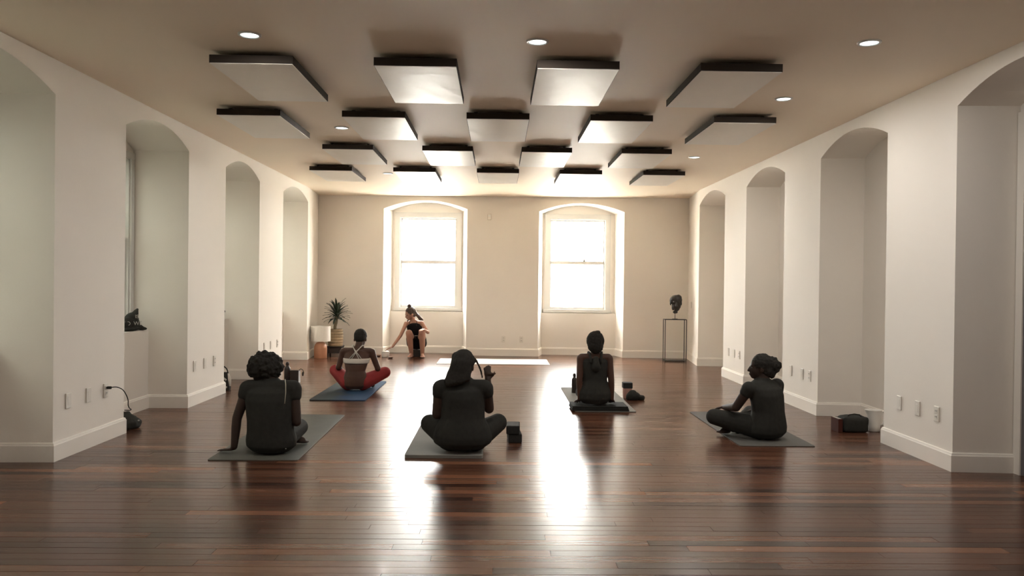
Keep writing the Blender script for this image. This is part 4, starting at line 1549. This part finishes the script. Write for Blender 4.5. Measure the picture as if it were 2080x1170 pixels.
tube(bm, [(0.118, -0.03, 0.205), (0.136, -0.035, 0.13), (0.14, -0.03, 0.05)], [0.010, 0.020, 0.012], 8)
obj('side_gusset', bm, 'white_cloth', hbag, True)

# black box bag + red-brown book + white jug at the right-hand niche
t = thing('duffel_bag', 'boxy black bag on the floor beside the white jug', 'bag', (3.34, 7.42, 0), 0.05)
bm = newbox(-0.12, 0.12, -0.09, 0.09, 0, 0.145, 0.03, 3)
bmesh.ops.subdivide_edges(bm, edges=bm.edges[:], cuts=2, use_grid_fill=True)
for v in bm.verts:
    if v.co.z > 0.02:
        v.co += V((0.006 * noise.noise(v.co * 14), 0.006 * noise.noise(v.co * 14 + V((5, 0, 0))), 0.010 * noise.noise(v.co * 12 + V((0, 9, 0)))))
obj('body', bm, 'black_cloth', t, True)
bm = bmesh.new()
tube(bm, [(-0.07, -0.03, 0.135), (-0.05, -0.03, 0.158), (0.0, -0.03, 0.165), (0.05, -0.03, 0.158), (0.07, -0.03, 0.135)], 0.006, 8)
obj('handle', bm, 'black_cloth', t, True)
bk = thing('book', 'red-brown covered book standing against the boxy black bag', 'book', (3.19, 7.42, 0), 0.05)
obj('cover', newbox(-0.021, 0.021, -0.075, 0.075, 0, 0.125, 0.002), 'redbrown', bk)
obj('pages', newbox(-0.015, 0.015, -0.060, 0.0765, 0.004, 0.1255), 'print_white', bk)

jg = thing('jug', 'white jug with loop handle standing in the niche by the pier', 'jug', (3.55, 7.44, 0), 0.0)
bm = bmesh.new()
n = 24
prof = [(0.048, 0), (0.052, 0.004), (0.056, 0.05), (0.060, 0.15), (0.066, 0.195), (0.068, 0.20), (0.064, 0.198), (0.056, 0.15), (0.05, 0.012), (0.01, 0.01)]
rings = []
for a, z in prof:
    row = []
    for k in range(n):
        th_ = 2 * PI * k / n
        rr = a
        if z > 0.14:
            rr += 0.022 * max(0, math.cos(th_ - PI)) ** 6 * (z - 0.14) / 0.06
        row.append(V((rr * math.cos(th_), rr * math.sin(th_), z)))
    rings.append(row)
rings_mesh(bm, rings)
obj('body', bm, 'white_plastic', jg, True)
bm = bmesh.new()
tube(bm, [(0.055, 0, 0.175), (0.085, 0, 0.185), (0.102, 0, 0.16), (0.10, 0, 0.11), (0.085, 0, 0.065), (0.054, 0, 0.055)], 0.008, 8)
obj('handle', bm, 'white_plastic', jg, True)

# small things by the teacher
dv_ = thing('diffuser', 'white low ceramic pot on the floor under the teacher\'s outstretched hand', 'pot', (-2.0, 14.36, 0))
bm = bmesh.new()
lathe(bm, [(0.06, 0), (0.068, 0.006), (0.072, 0.07), (0.066, 0.085), (0.06, 0.085), (0.055, 0.03), (0.01, 0.028)], 22)
obj('bowl', bm, 'white_plastic', dv_, True)
bm = bmesh.new()
lathe(bm, [(0.070, 0.0865), (0.072, 0.09), (0.05, 0.108), (0.018, 0.115), (0.014, 0.13), (0.004, 0.134)], 20)
obj('lid', bm, 'white_plastic', dv_, True)
for x, yy, lab in ((-1.87, 14.10, 'small brown singing dish on floor near the teacher'), (-2.13, 14.42, 'tiny brown dish beside the white ceramic pot')):
    bm = bmesh.new()
    lathe(bm, [(0.025, 0), (0.03, 0.003), (0.048, 0.022), (0.05, 0.024), (0.045, 0.022), (0.028, 0.007), (0.005, 0.006)], 18)
    o = obj('dish', bm, 'brown', None, True)
    o.location = (x, yy, 0)
    tag(o, lab, 'dish', 'brown dishes by the teacher')
